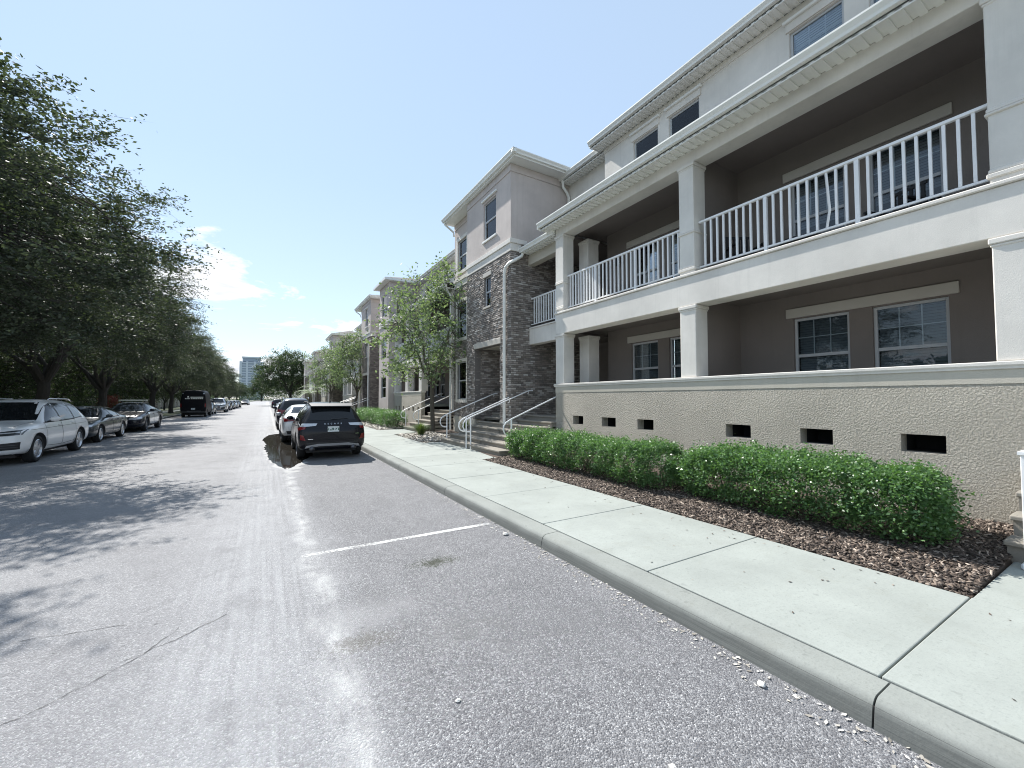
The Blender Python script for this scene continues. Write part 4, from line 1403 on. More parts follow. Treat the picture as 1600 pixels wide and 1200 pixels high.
def make_tree_meshes(seed, H, trunk_h, rad, crown_c, crown_r, n_limb, n_cl, per, leaf, lm, bark, cl_r=0.62, flat=0.6, low=-0.75, aspect=0.5, lobes=9, shell=0.45, twig=0.02):
    r = random.Random(seed)
    rs = np.random.RandomState(seed)
    wood = MB()
    top = Vector((r.uniform(-.2, .2), r.uniform(-.2, .2), trunk_h))
    tp = branch_path(r, (0, 0, -0.15), top, 0, 5, 0.02)
    wood.tube(tp, [rad * (1.45 if i == 0 else 1.12 - 0.04 * i) for i in range(len(tp))], 10)
    cc, cr = Vector(crown_c), Vector(crown_r)
    # lobes give the crown an uneven outline
    lob = []
    for k in range(lobes):
        d = Vector((r.gauss(0, 1), r.gauss(0, 1), r.gauss(0.2, 0.8))).normalized()
        lob.append((d, r.uniform(0.75, 1.12)))

    def reach(d):
        w = 0.0
        s = 0.0
        for (l, v) in lob:
            q = max(0.0, d.dot(l)) ** 6
            w += q * v
            s += q
        return (w / s if s > 1e-4 else 0.9)
    limbs = []
    for k in range(n_limb):
        a = 2 * math.pi * (k + r.uniform(-.3, .3)) / n_limb
        el = r.uniform(0.15, 0.9)
        d = Vector((math.cos(a) * math.cos(el), math.sin(a) * math.cos(el), math.sin(el)))
        e = cc + Vector((d.x * cr.x, d.y * cr.y, (d.z - 0.25) * cr.z)) * r.uniform(0.62, 0.8)
        st = top - Vector((0, 0, r.uniform(0, 0.18) * trunk_h))
        p = branch_path(r, st, e, 0.06, 6, 0.04)
        r0 = rad * r.uniform(0.42, 0.62)
        wood.tube(p, [r0 * (1 - 0.8 * i / 6) for i in range(7)], 7)
        limbs += p[2:]
    C = []
    tries = 0
    while len(C) < n_cl and tries < n_cl * 20:
        tries += 1
        d = Vector((r.gauss(0, 1), r.gauss(0, 1), r.gauss(0, 1))).normalized()
        if d.z < low:
            continue
        t = r.random() ** shell
        t = 0.25 + 0.78 * t
        k = reach(d) * t
        C.append(cc + Vector((d.x * cr.x, d.y * cr.y, d.z * cr.z)) * k)
    LP = []
    lp = np.array([tuple(p) for p in limbs])
    for c in C:
        cv = np.array(tuple(c))
        j = int(np.argmin(((lp - cv) ** 2).sum(1)))
        p = branch_path(r, limbs[j], c, 0.05, 3, 0.08)
        if (limbs[j] - c).length > 0.15:
            wood.tube(p, [twig * 1.6, twig * 1.2, twig * 0.8, twig * 0.4], 4, caps=False)
        m = int(per * r.uniform(0.6, 1.35))
        # leaves sit along thin drooping twigs that fan out from the cluster
        K = 13
        dv = rs.normal(size=(K, 3)) * np.array([1, 1, flat])
        dv /= np.linalg.norm(dv, axis=1)[:, None]
        outw = cv - np.array(tuple(cc))
        dv += 0.45 * outw / (np.linalg.norm(outw) + 1e-6)
        dv *= (cl_r * 1.75 * rs.uniform(0.55, 1.2, K) * r.uniform(0.8, 1.2))[:, None]
        kk = rs.randint(0, K, m)
        u = rs.uniform(0.08, 1.0, m) ** 0.8
        q = dv[kk] * u[:, None]
        q[:, 2] -= 0.16 * (q ** 2).sum(1)
        q += rs.normal(size=(m, 3)) * leaf * 0.75
        LP.append(cv + q)
        for k in range(K):
            a0, a1 = cv + dv[k] * 0.5, cv + dv[k]
            a0[2] -= 0.16 * (dv[k] ** 2).sum() * 0.25
            a1[2] -= 0.16 * (dv[k] ** 2).sum()
            o_ = len(wood.v)
            wt = twig * 0.35
            wood.v += [tuple(cv + [0, 0, wt]), tuple(cv - [0, 0, wt]), tuple(a0 - [0, 0, wt * .7]), tuple(a0 + [0, 0, wt * .7]), tuple(a1)]
            wood.f += [(o_, o_ + 1, o_ + 2, o_ + 3), (o_ + 3, o_ + 2, o_ + 4)]
            wood.m += [0, 0]
    P = np.concatenate(LP)
    V, F = leaf_quads(rs, P, leaf, aspect)
    return wood.mesh("trunk", bark), fast_mesh("crown", V, F, lm)


def plant_tree(name, meshes, loc, rz, s, label, group=None):
    t = thing(name, loc, label, "tree", group, rz)
    t.scale = (s, s, s) if name != 'oak_tree' or loc[1] > 14 else (s * 1.08, s * 1.08, s * 0.88)
    w = link("trunk", meshes[0], t)
    c = link("crown", meshes[1], t)
    return t


OAKS = [make_tree_meshes(21 + k, 12.5, 3.0, 0.27, (0, 0, 7.4), (6.3, 6.3, 4.8), 9, 480, 330, 0.098, LEAF_OAK, BARK, 0.55, 0.6, low=-0.72) for k in range(3)]
oak_rows = [(-8.3, 13.8, 0.90), (-9.5, 20.9, 0.86), (-9.1, 27.6, 0.84), (-9.7, 38.0, 0.80), (-9.4, 50.5, 0.83), (-9.5, 60.5, 0.74), (-9.6, 71, 0.72), (-9.7, 82, 0.68),
            (-9.5, 95, 0.7), (-9.7, 110, 0.62), (-9.8, 128, 0.6), (-9.9, 150, 0.55)]
oak_lab = ["large dark oak overhanging the road's near shadows", "large oak leaning over the white parked car", "large oak with a forked trunk standing behind the white parked car",
           "dark oak behind the two parked sedans", "dark oak behind the police car and the black van", "oak overhanging the black van", "oak beyond the black van", "oak above the far row of dark parked cars",
           "far oak of the road's shady side, third last", "far oak of the road's shady side, second last", "far oak of the road's shady side, last but tallest", "farthest oak where the shady side meets the skyline"]
for k, (x, y, s) in enumerate(oak_rows):
    plant_tree("oak_tree", OAKS[(k + 1) % 3], (x, y, 0.1), [2.1, 0.4, 4.0, 1.2, 5.2, 2.9, 0.8, 3.6, 1.9, 5.8, 0.2, 2.5][k], s, oak_lab[k], "oaks along the far side of the road")

YOUNG = [make_tree_meshes(61 + k, 7, 2.3, 0.10, (0.0, 0, 4.75), (2.75, 2.75, 3.15), 10, 165, 56, 0.145, LEAF_YOUNG, BARK2, 0.32, 0.6, low=-0.8, aspect=0.55, lobes=12, shell=0.6, twig=0.012) for k in range(2)]
for k, (x, y, s, rz) in enumerate(((6.6, 18.3, 1.0, 0.3), (6.8, 39.0, 1.0, 1.2), (6.6, 54.0, 1.0, 4.0))):
    plant_tree("street_tree", YOUNG[k % 2], (x, y, bed_z(x) - 0.03), rz, s,
               ["slender young street tree by the brick tower, bright airy crown", "young street tree before the second brick tower, beyond the second hedge",
                "farthest young street tree along the houses"][k], "young trees in front of the houses")
BROAD = make_tree_meshes(91, 12, 3.0, 0.3, (0, 0, 7.0), (6.6, 6.6, 5.4), 9, 330, 120, 0.26, LEAF_DARK, BARK, 0.72, 0.5, low=-0.7, lobes=14)
plant_tree("broadleaf_tree", BROAD, (5.2, 122, 0.1), 0.5, 1.15, "dense round dark tree at the far end of the houses")
plant_tree("broadleaf_tree", BROAD, (-3.5, 330, 0.0), 2.5, 1.3, "far dark tree closing the street below the high-rise")
plant_tree("broadleaf_tree", BROAD, (-16, 300, 0.0), 4.1, 0.95, "far dark tree at the street's end, on the oaks' side")
plant_tree("broadleaf_tree", BROAD, (11, 260, 0.0), 1.1, 1.2, "far dark tree behind the dense round tree")
UNDER = make_tree_meshes(95, 5, 0.9, 0.09, (0, 0, 2.7), (2.3, 2.3, 1.9), 7, 120, 120, 0.10, LEAF_DARK, BARK, 0.42, 0.6, low=-0.8)
for k, (x, y, s) in enumerate(((-13.2, 24.5, 0.95), (-13.0, 33.5, 1.1), (-12.8, 41, 1.2), (-13.2, 47.5, 1.2), (-12.8, 56, 1.2), (-13.4, 66, 1.3), (-13, 78, 1.3), (-13, 92, 1.3))):
    plant_tree("understory_tree", UNDER, (x, y, 0.1), k * 1.3, s, ["small multi-stem tree by the grey porch house", "small tree between the first two oak trunks", "small leafy tree behind the sedans", "small leafy tree behind the police car",
               "small leafy tree left of the black van", "small leafy tree behind the black van", "small leafy tree beyond the black van", "farthest small leafy tree under the oaks"][k], "small trees under the oaks")


# far-off woods closing the views (reads as one mass)
def treeline(name, label, x0, x1, y0, y1, h, n, seed, leaf=0.7):
    rs = np.random.RandomState(seed)
    P = np.stack([rs.uniform(x0, x1, n), rs.uniform(y0, y1, n), rs.rand(n)], 1)
    top = h * (0.72 + 0.28 * np.sin(P[:, 0] * 0.31 + P[:, 1] * 0.23) * np.sin(P[:, 0] * 0.11 + P[:, 1] * 0.17 + seed))
    P[:, 2] = top * P[:, 2]
    V, F = leaf_quads(rs, P, leaf, 0.7)
    o = link(name, fast_mesh(name, V, F, LEAF_DARK))
    tag(o, label, "woods", kind='stuff')


treeline("far_woods", "dark woods closing the far end of the street", -60, 60, 425, 440, 11, 16000, 1)
treeline("garden_woods", "dark greenery behind the houses on the shady side", -36, -31, -10, 420, 9, 30000, 2, 0.6)


# palm clump far along the houses
def palm(loc, label, seed, h=3.2):
    r = random.Random(seed)
    t = thing("palm", loc, label, "palm", "palms at the far end of the houses")
    x, y, z = loc
    MB().tube([(x, y, z), (x + 0.1, y, z + h * 0.5), (x + 0.05, y, z + h)], [0.16, 0.13, 0.12], 8).build("trunk", BARK2, t, smooth=True)
    for k in range(18):
        a = 2 * math.pi * k / 18 + r.uniform(-.15, .15)
        up = r.uniform(0.2, 1.5)
        L = r.uniform(2.0, 2.7)
        mb = MB()
        prev = None
        for i in range(14):
            s = i / 13
            q = Vector((x + math.cos(a) * L * s, y + math.sin(a) * L * s, z + h + up * s * 1.4 - 1.9 * s * s))
            side = Vector((-math.sin(a), math.cos(a), 0))
            w = 0.42 * math.sin(math.pi * (0.12 + 0.86 * s))
            for sg in (-1, 1):
                tip = q + side * sg * w + Vector((math.cos(a) * 0.15, math.sin(a) * 0.15, -0.28 * w))
                mb.add([q + Vector((0, 0, 0.01)), q + Vector((math.cos(a), math.sin(a), 0)) * 0.13, tip], [(0, 1, 2)])
        mb.build("frond", LEAF_YOUNG, t)


palm((6.2, 66, 0.1), "palm with arching fronds beside the farthest young trees", 3)
palm((6.0, 74, 0.1), "palm behind another palm, by the dense dark tree", 5, 2.6)
palm((6.4, 82, 0.1), "farthest palm, below the dense dark tree", 6, 2.8)


# ---- hedges
def hedge(label, x0, x1, y0, y1, z0, z1, n, seed, leaf=0.034, mat=None, group="clipped hedges along the houses"):
    rs = np.random.RandomState(seed)
    t = thing("hedge", ((x0 + x1) / 2, (y0 + y1) / 2, z0), label, "hedge", group)
    c = np.array([(x0 + x1) / 2, (y0 + y1) / 2, (z0 + z1) / 2])
    hs = np.array([(x1 - x0) / 2, (y1 - y0) / 2, (z1 - z0) / 2])
    # tufts of leaves on a rounded box with a lumpy skin, drawn in towards the ground
    per = 46
    nt_ = n // per
    ctr = []
    L, Wd, Ht = y1 - y0, x1 - x0, z1 - z0
    A = [L * Wd, L * Ht, L * Ht * 0.6, Wd * Ht, Wd * Ht]
    A = np.array(A) / sum(A)
    face = rs.choice(5, nt_, p=A)
    u = rs.uniform(-1, 1, nt_)
    v = rs.uniform(-1, 1, nt_)
    P = np.zeros((nt_, 3))
    P[face == 0] = np.stack([u, v, np.ones(nt_)], 1)[face == 0]
    P[face == 1] = np.stack([-np.ones(nt_), u, v], 1)[face == 1]
    P[face == 2] = np.stack([np.ones(nt_), u, v], 1)[face == 2]
    P[face == 3] = np.stack([u, -np.ones(nt_), v], 1)[face == 3]
    P[face == 4] = np.stack([u, np.ones(nt_), v], 1)[face == 4]
    e = np.array([5.0, 14.0, 6.0])
    P /= ((np.abs(P) ** e).sum(1) ** (1 / 7.0))[:, None].clip(1.0, 1.25)
    P *= 1 - np.abs(rs.normal(0, 0.10, nt_))[:, None] * np.array([1.0, 0.25, 1.0])
    keep = rs.rand(nt_) > 0.9 * np.clip((-P[:, 2] - 0.15) * 1.5, 0, 1)
    keep &= (np.sin(P[:, 1] * hs[1] * 6.1 + seed) * np.sin(P[:, 2] * 4.3 + P[:, 1] * hs[1] * 3.3 + P[:, 0] * 5) + 0.4 * rs.normal(size=nt_)) < 0.95
    P = P[keep]
    W = c + P * hs
    lump = np.sin(W[:, 1] * 2.3 + seed) * 0.035 + np.sin(W[:, 1] * 5.7 + W[:, 2] * 5 + seed * 2) * 0.035 + np.sin(W[:, 1] * 12 + W[:, 2] * 10 + W[:, 0] * 8) * 0.04 + rs.normal(0, 0.022, len(W))
    W[:, 0] += lump * np.sign(P[:, 0]) * np.abs(P[:, 0]) ** 3
    W[:, 2] += lump * 0.8 * np.clip(P[:, 2], 0, 1) ** 3
    W[:, 0] = c[0] + (W[:, 0] - c[0]) * (1 - 0.5 * np.clip(-P[:, 2], 0, 1) ** 1.3)
    W[:, 2] += np.clip(P[:, 2], 0, 1) ** 4 * np.abs(rs.normal(0, 0.022, len(W)))
    sg = 0.055 * leaf / 0.036
    W = np.repeat(W, per, 0) + rs.normal(0, 1, (len(W) * per, 3)) * sg * np.repeat(rs.uniform(0.6, 1.3, len(W)), per)[:, None]
    V, F = leaf_quads(rs, W - np.array([t.location.x, t.location.y, t.location.z]), leaf, 0.62, 0.9)
    o = link("foliage", fast_mesh("foliage", V, F, mat or LEAF_HEDGE), t)
    o['kind'] = 'stuff'
    r = random.Random(seed)
    k = 0
    y = y0 + 0.25
    while y < y1 - 0.2:
        mb = MB()
        for q in range(5):
            xb, yb_ = c[0] + r.uniform(-.12, .12), y + r.uniform(-.12, .12)
            mb.tube([(xb, yb_, z0 - 0.06), (xb + r.uniform(-.15, .15), yb_ + r.uniform(-.15, .15), (z0 + z1) / 2), (xb + r.uniform(-.35, .35), yb_ + r.uniform(-.3, .3), z1 - 0.12)], [0.014, 0.010, 0.005], 5)
        mb.build("stem", BARK2, t)
        y += 0.55
    return t


hedge("long clipped green hedge below the vents, farther one", 5.50, 6.5, 4.52, 9.72, 0.16, 0.86, 100000, 3)
hedge("clipped green hedge beside the bare mulch corner, nearest one", 5.68, 6.85, 1.42, 4.42, 0.16, 0.90, 74000, 7, 0.037)
hedge("clipped hedge in front of the second pale townhouse", 5.5, 6.6, 21.9, 31.5, 0.15, 0.95, 45000, 5, 0.05)
hedge("low clipped hedge farther along, before the second brick tower's stairs", 5.6, 6.6, 44.5, 54, 0.15, 0.95, 20000, 9, 0.07)
hedge("bright green shrub row by the grey porch house", -12.9, -11.9, 19.5, 24.0, 0.1, 1.35, 14000, 11, 0.08, LEAF_BUSH, "shrubs under the oaks")
hedge("dark shrub row behind the parked sedans", -12.9, -11.9, 26, 40, 0.1, 1.3, 26000, 12, 0.09, LEAF_DARK, "shrubs under the oaks")
hedge("small red-leaved shrub behind the dark sedan", -11.4, -10.6, 44.4, 46.4, 0.1, 1.85, 5000, 13, 0.08, LEAF_RED, "shrubs under the oaks")
hedge("dark shrub row beside the black van", -12.9, -11.9, 43, 62, 0.1, 1.3, 26000, 14, 0.10, LEAF_DARK, "shrubs under the oaks")


# ---- ornamental grasses and low shrubs round the young tree
def grass_clump(loc, label, seed, n=260, h=0.55, mat=None, spread=0.35, cat="plant"):
    r = random.Random(seed)
    t = thing("grass_clump", loc, label, cat, "clumps in the bed by the young tree")
    mb = MB()
    for k in range(n):
        a = r.uniform(0, 2 * math.pi)
        L = h * r.uniform(0.6, 1.15)
        lean = r.uniform(0.05, spread) * 1.3
        b0 = Vector((r.gauss(0, 0.05), r.gauss(0, 0.05), 0))
        d = Vector((math.cos(a), math.sin(a), 0))
        s = Vector((-d.y, d.x, 0)) * 0.006
        p1 = b0 + d * lean * 0.35 + Vector((0, 0, L * 0.6))
        p2 = b0 + d * lean + Vector((0, 0, L * (1.0 - lean * 0.5)))
        mb.add([b0 - s, b0 + s, p1 + s, p1 - s, p2], [(0, 1, 2, 3), (3, 2, 4)])
    o = link("blades", mb.mesh("blades", mat or LEAF_GRASS), t)
    o['kind'] = 'stuff'
    return t


grass_clump((5.75, 17.3, 0.16), "spiky dark grass clump at the foot of the young tree", 1, 300, 0.62, LEAF_GRASS, 0.42)
grass_clump((7.0, 15.4, 0.2), "pale green grass clump between handrail and brick tower", 2, 320, 0.75, LEAF_GRASS, 0.5)
grass_clump((6.3, 19.0, 0.18), "low bright grassy plant behind the young tree's trunk", 10, 600, 0.45, LEAF_BUSH, 0.9)


# ---- mulch and pale gravel (uncountable)
def chips(name, label, cat, boxes, n, mat, lmin, lmax, seed, flat=0.35):
    rs = np.random.RandomState(seed)
    V, F = [], []
    area = [(b[1] - b[0]) * (b[3] - b[2]) for b in boxes]
    tot = sum(area)
    k = 0
    for b, a in zip(boxes, area):
        m = int(n * a / tot)
        x = rs.uniform(b[0], b[1], m)
        y = rs.uniform(b[2], b[3], m)
        z = 0.125 + 0.13 * np.clip((x - SX) / 2.6, 0, 1) + rs.uniform(0.0, 0.03, m)
        ang = rs.uniform(0, 2 * np.pi, m)
        L = rs.uniform(lmin, lmax, m)
        w = L * rs.uniform(0.22, 0.45, m)
        tl = rs.normal(0, flat, m)
        d = np.stack([np.cos(ang), np.sin(ang), tl], 1) * L[:, None] / 2
        s = np.stack([-np.sin(ang), np.cos(ang), rs.normal(0, flat, m)], 1) * w[:, None] / 2
        c = np.stack([x, y, z], 1)
        up = np.array([0, 0, 0.006])
        q = np.stack([c - d - s * 0.6, c + d * 0.9 - s, c + d + s * 0.5, c - d * 0.8 + s, c - d - s * 0.6 + up, c + d * 0.9 - s + up, c + d + s * 0.5 + up, c - d * 0.8 + s + up], 1)
        V.append(q.reshape(-1, 3))
        base = (np.arange(m) * 8 + k)[:, None, None]
        tpl = np.array([[4, 5, 6, 7], [0, 1, 5, 4], [1, 2, 6, 5], [2, 3, 7, 6], [3, 0, 4, 7]])[None]
        F.append((base + tpl).reshape(-1, 4))
        k += m * 8
    o = link(name, fast_mesh(name, np.concatenate(V), np.concatenate(F), mat))
    tag(o, label, cat, kind='stuff')
    return o


def chipmat(name, stops):
    m, nt, b = newmat(name)
    g = nt.nodes.new("ShaderNodeNewGeometry")
    c = ramp(nt, g.outputs['Random Per Island'], stops)
    nt.links.new(c, b.inputs['Base Color'])
    b.inputs['Roughness'].default_value = 0.85
    return m


MULCHM = chipmat("mulch_chip", [(0.0, (0.035, 0.026, 0.021)), (0.5, (0.10, 0.075, 0.06)), (0.82, (0.20, 0.155, 0.125)), (1.0, (0.44, 0.37, 0.31))])
GRAVM = chipmat("pale_gravel", [(0.0, (0.22, 0.2, 0.17)), (0.5, (0.45, 0.42, 0.37)), (1.0, (0.66, 0.64, 0.6))])
chips("mulch", "brown bark mulch under the near hedges", "mulch", [(SX + 0.02, 5.75, 1.0, 9.7), (5.75, 7.5, 1.0, 2.6), (5.75, 6.5, 2.6, 9.7)], 42000, MULCHM, 0.025, 0.07, 3)
chips("gravel", "pale stone litter round the young tree's foot", "gravel", [(SX + 0.05, 6.6, 14.55, 18.5), (SX + 0.05, 6.2, 21.7, 32)], 7000, GRAVM, 0.05, 0.11, 5, 0.5)


def litter(name, label, n, boxes, z, seed, mat, l0, l1):
    rs = np.random.RandomState(seed)
    P = []
    for (a, b, c, d) in boxes:
        m = n // len(boxes)
        P.append(np.stack([rs.uniform(a, b, m), c + (d - c) * rs.beta(1.0, 1.4, m), np.full(m, z)], 1))
    P = np.concatenate(P)
    P[:, 0] += rs.normal(0, 0.02, len(P))
    ang = rs.uniform(0, 6.28, len(P))
    L = rs.uniform(l0, l1, len(P))
    dd = np.stack([np.cos(ang), np.sin(ang), rs.uniform(-0.1, 0.35, len(P))], 1) * L[:, None] / 2
    ss = np.stack([-np.sin(ang), np.cos(ang), rs.uniform(-0.2, 0.3, len(P))], 1) * L[:, None] * 0.22
    V = np.stack([P - dd, P + ss, P + dd, P - ss], 1)
    V[:, :, 2] = np.maximum(V[:, :, 2], z - 0.001)
    o = link(name, fast_mesh(name, V.reshape(-1, 3), np.arange(len(P) * 4).reshape(-1, 4), mat))
    tag(o, label, "litter", kind='stuff')


litter("gutter_litter", "dry leaf bits and grit lying along the foot of the kerb", 700, [(2.60, 2.775, 0.2, 9.0), (2.70, 2.78, 0.2, 14.0)], 0.006, 4, GRAVM, 0.012, 0.045)
litter("pavement_litter", "a few dry leaves scattered on the pavement", 150, [(3.1, 4.9, 0.3, 14.0), (4.55, 4.9, 1.0, 10)], 0.157, 6, MULCHM, 0.015, 0.045)


# small stones lying on the asphalt
def pebble(x, y, s, seed, label):
    rs = np.random.RandomState(seed)
    bm = bmesh.new()
    bmesh.ops.create_icosphere(bm, subdivisions=2, radius=s)
    for v in bm.verts:
        v.co = Vector((v.co.x * 1.3, v.co.y, v.co.z * 0.6)) * (1 + 0.18 * rs.normal() * 0.6)
    me = bpy.data.meshes.new("pebble")
    bm.to_mesh(me)
    bm.free()
    me.materials.append(GRAVM)
    o = link("pebble", me)
    o.location = (x, y, s * 0.5)
    o.rotation_euler = (0, 0, seed)
    tag(o, label, "pebble", "stones lying on the asphalt")


pebble(2.62, 1.42, 0.022, 1, "pale stone on the asphalt close to the kerb joint")
pebble(1.68, 1.33, 0.016, 2, "small stone on the asphalt in front of the near bay")
pebble(0.98, 2.25, 0.013, 3, "dark pebble in the middle of the empty parking bay")
pebble(2.50, 0.80, 0.02, 4, "small stone at the bottom edge beside the kerb")
pebble(2.66, 4.62, 0.03, 5, "pale rubble lump at the kerb near the bay line")


# ================================================================== CARS
def subsurf_mesh(mb, lv):
    me = mb.mesh("tmp", BLACKP)
    o = bpy.data.objects.new("tmp", me)
    COL.objects.link(o)
    md = o.modifiers.new("s", 'SUBSURF')
    md.levels = lv
    md.render_levels = lv
    return o


def car_type(stations, wheel_y, wr, half, arch=0.07, lv=2):
    """loft half-sections into a closed body, cut the wheel arches, return (mesh, bvh)"""
    mb = MB()
    rings = []
    for st in stations:
        y, zb, w, zl, wl, zt, wt = st
        drop = min(0.05, (zt - zl) * 0.35)
        hp = [(0, zb), (w * 0.80, zb), (w * 0.965, zb + 0.07), (w, zb + (zl - zb) * 0.52), (wl, zl), (wt, zt - drop), (wt * 0.6, zt - 0.008), (0, zt)]
        ring = [(x, y, z) for x, z in hp] + [(-x, y, z) for x, z in hp[-2:0:-1]]
        rings.append(ring)
    n = len(rings[0])
    for rg in rings:
        mb.v += rg
    for i in range(len(rings) - 1):
        for k in range(n):
            k2 = (k + 1) % n
            mb.f.append((i * n + k, i * n + k2, (i + 1) * n + k2, (i + 1) * n + k)); mb.m.append(0)
    for (i, fl) in ((0, False), (len(rings) - 1, True)):
        ks = [i * n + k for k in range(n)]
        # quads across the end
        h = n // 2
        for k in range(h):
            a, b, c, d = ks[k], ks[(k + 1)], ks[(n - k - 1) % n], ks[(n - k) % n]
            f = tuple(dict.fromkeys((a, b, c, d)))
            if len(f) >= 3:
                mb.f.append(f if fl else f[::-1]); mb.m.append(0)
    o = subsurf_mesh(mb, lv)
    cut = MB()
    for wy in wheel_y:
        for s in (-1, 1):
            cut.lathe_x([(-0.28, 0.001), (-0.28, wr + arch), (0.28, wr + arch), (0.28, 0.001)], s * (half - 0.12), wy, wr, 36)
    cme = cut.mesh("cut", BLACKP)
    bm = bmesh.new(); bm.from_mesh(cme); bmesh.ops.remove_doubles(bm, verts=bm.verts, dist=0.002); bmesh.ops.recalc_face_normals(bm, faces=bm.faces); bm.to_mesh(cme); bm.free()
    co = bpy.data.objects.new("cut", cme)
    COL.objects.link(co)
    md = o.modifiers.new("b", 'BOOLEAN')
    md.operation = 'DIFFERENCE'
    md.solver = 'EXACT'
    md.object = co
    dg = bpy.context.evaluated_depsgraph_get()
    me = bpy.data.meshes.new_from_object(o.evaluated_get(dg))
    bpy.data.objects.remove(o)
    bpy.data.objects.remove(co)
    me.materials.clear()
    bm = bmesh.new()
    bm.from_mesh(me)
    bm.normal_update()
    bvh = BVHTree.FromBMesh(bm)
    bm.free()
    me.materials.append(BLACKP)
    me.materials.append(BLACKP)
    for p in me.polygons:
        c = p.center
        d = min(math.hypot(c.y - wy, c.z - wr) for wy in wheel_y)
        inn = d < wr + arch + 0.004 and (abs(p.normal.x) < 0.35 or abs(c.x) < half - 0.3)
        p.material_index = 1 if inn or c.z < stations[len(stations) // 2][1] + 0.075 else 0
        p.use_smooth = True
    return me, bvh


def proj(bvh, mode, quad, nu=8, nv=6, off=0.004, sgn=1):
    """project a quad given in 2D onto the body. mode 'side': (y,z) along x; 'end': (x,z) along y; 'top': (x,y) along -z"""
    mb = MB()
    g = {}
    a, b, c, d = quad
    for i in range(nu + 1):
        for j in range(nv + 1):
            s, t = i / nu, j / nv
            p = [(a[k] * (1 - s) + b[k] * s) * (1 - t) + (d[k] * (1 - s) + c[k] * s) * t for k in (0, 1)]
            if mode == 'side':
                o_, dr = Vector((sgn * 3, p[0], p[1])), Vector((-sgn, 0, 0))
            elif mode == 'end':
                o_, dr = Vector((p[0], sgn * 6, p[1])), Vector((0, -sgn, 0))
            else:
                o_, dr = Vector((p[0], p[1], 5)), Vector((0, 0, -1))
            hit, nrm, _, _ = bvh.ray_cast(o_, dr)
            if hit is None:
                continue
            if nrm.dot(dr) > 0:
                nrm = -nrm
            q = hit + nrm * off * 0.6 - dr * off * 0.6
            g[i, j] = len(mb.v)
            mb.v.append(tuple(q))
    for i in range(nu):
        for j in range(nv):
            ks = [(i, j), (i + 1, j), (i + 1, j + 1), (i, j + 1)]
            if all(k in g for k in ks):
                f = tuple(g[k] for k in ks)
                v = [Vector(mb.v[x]) for x in f]
                nn = (v[1] - v[0]).cross(v[3] - v[0])
                if nn.length < 1e-9:
                    nn = (v[2] - v[1]).cross(v[3] - v[2])
                if nn.dot(dr) > 0:
                    f = f[::-1]
                mb.f.append(f); mb.m.append(0)
    return mb


def wheel_meshes(wr, width, rim_r, rimmat, spokes=5):
    t = MB()
    hw = width / 2
    t.lathe_x([(-hw * 0.9, rim_r), (-hw, rim_r + 0.03), (-hw, wr - 0.05), (-hw * 0.85, wr - 0.012), (-hw * 0.4, wr), (hw * 0.4, wr), (hw * 0.85, wr - 0.012), (hw, wr - 0.05), (hw, rim_r + 0.03), (hw * 0.9, rim_r)], 0, 0, 0, 32)
    tm = t.mesh("tyre", RUBBER)
    tm.polygons.foreach_set('use_smooth', [True] * len(tm.polygons))
    r = MB()
    # rim facing +X
    r.lathe_x([(hw * 0.9, rim_r + 0.004), (hw * 0.98, rim_r - 0.012), (hw * 0.6, rim_r - 0.035), (-hw * 0.8, rim_r - 0.05)], 0, 0, 0, 32, 0)
    r.lathe_x([(0.0, rim_r - 0.04), (0.0, 0.001)], 0, 0, 0, 24, 1)
    r.lathe_x([(hw * 0.45, 0.065), (hw * 0.86, 0.055), (hw * 0.9, 0.03), (hw * 0.9, 0.001)], 0, 0, 0, 16, 0)
    for k in range(spokes):
        a = 2 * math.pi * (k + 0.25) / spokes
        ca, sa = math.cos(a), math.sin(a)
        for dlt in (0,):
            ca2, sa2 = math.cos(a + dlt), math.sin(a + dlt)
            R0, R1 = 0.05, rim_r - 0.02
            px, py = -sa2, ca2
            w0, w1 = 0.040, 0.028
            vs = []
            for (rr, ww, xx) in ((R0, w0, hw * 0.84), (R1, w1, hw * 0.80)):
                for sg in (-1, 1):
                    vs.append((xx, rr * ca2 + sg * px * ww, rr * sa2 + sg * py * ww))
            for (rr, ww, xx) in ((R0, w0 * 1.5, hw * 0.45), (R1, w1 * 1.5, hw * 0.4)):
                for sg in (-1, 1):
                    vs.append((xx, rr * ca2 + sg * px * ww, rr * sa2 + sg * py * ww))
            r.add(vs, [(0, 2, 3, 1), (0, 4, 6, 2), (1, 3, 7, 5)], 0)
    rm = r.mesh("rim", [rimmat, BLACKP])
    return tm, rm


def paint(name, col, rough=0.28, metal=0.0, coat=0.7, spec=0.5):
    m, nt, b = newmat(name)
    b.inputs['Base Color'].default_value = (*col, 1)
    b.inputs['Roughness'].default_value = rough
    b.inputs['Metallic'].default_value = metal
    b.inputs['Coat Weight'].default_value = coat
    b.inputs['Specular IOR Level'].default_value = spec
    b.inputs['Coat Roughness'].default_value = 0.03
    p = pos(nt)
    d = noise(nt, p, 2.2, 5, 0.65)
    nt.links.new(math_(nt, 'MULTIPLY_ADD', d, 0.18, rough - 0.06), b.inputs['Roughness'])
    nt.links.new(bump(nt, noise(nt, p, 3.0, 2), 0.02, 0.01), b.inputs['Normal'])
    return m


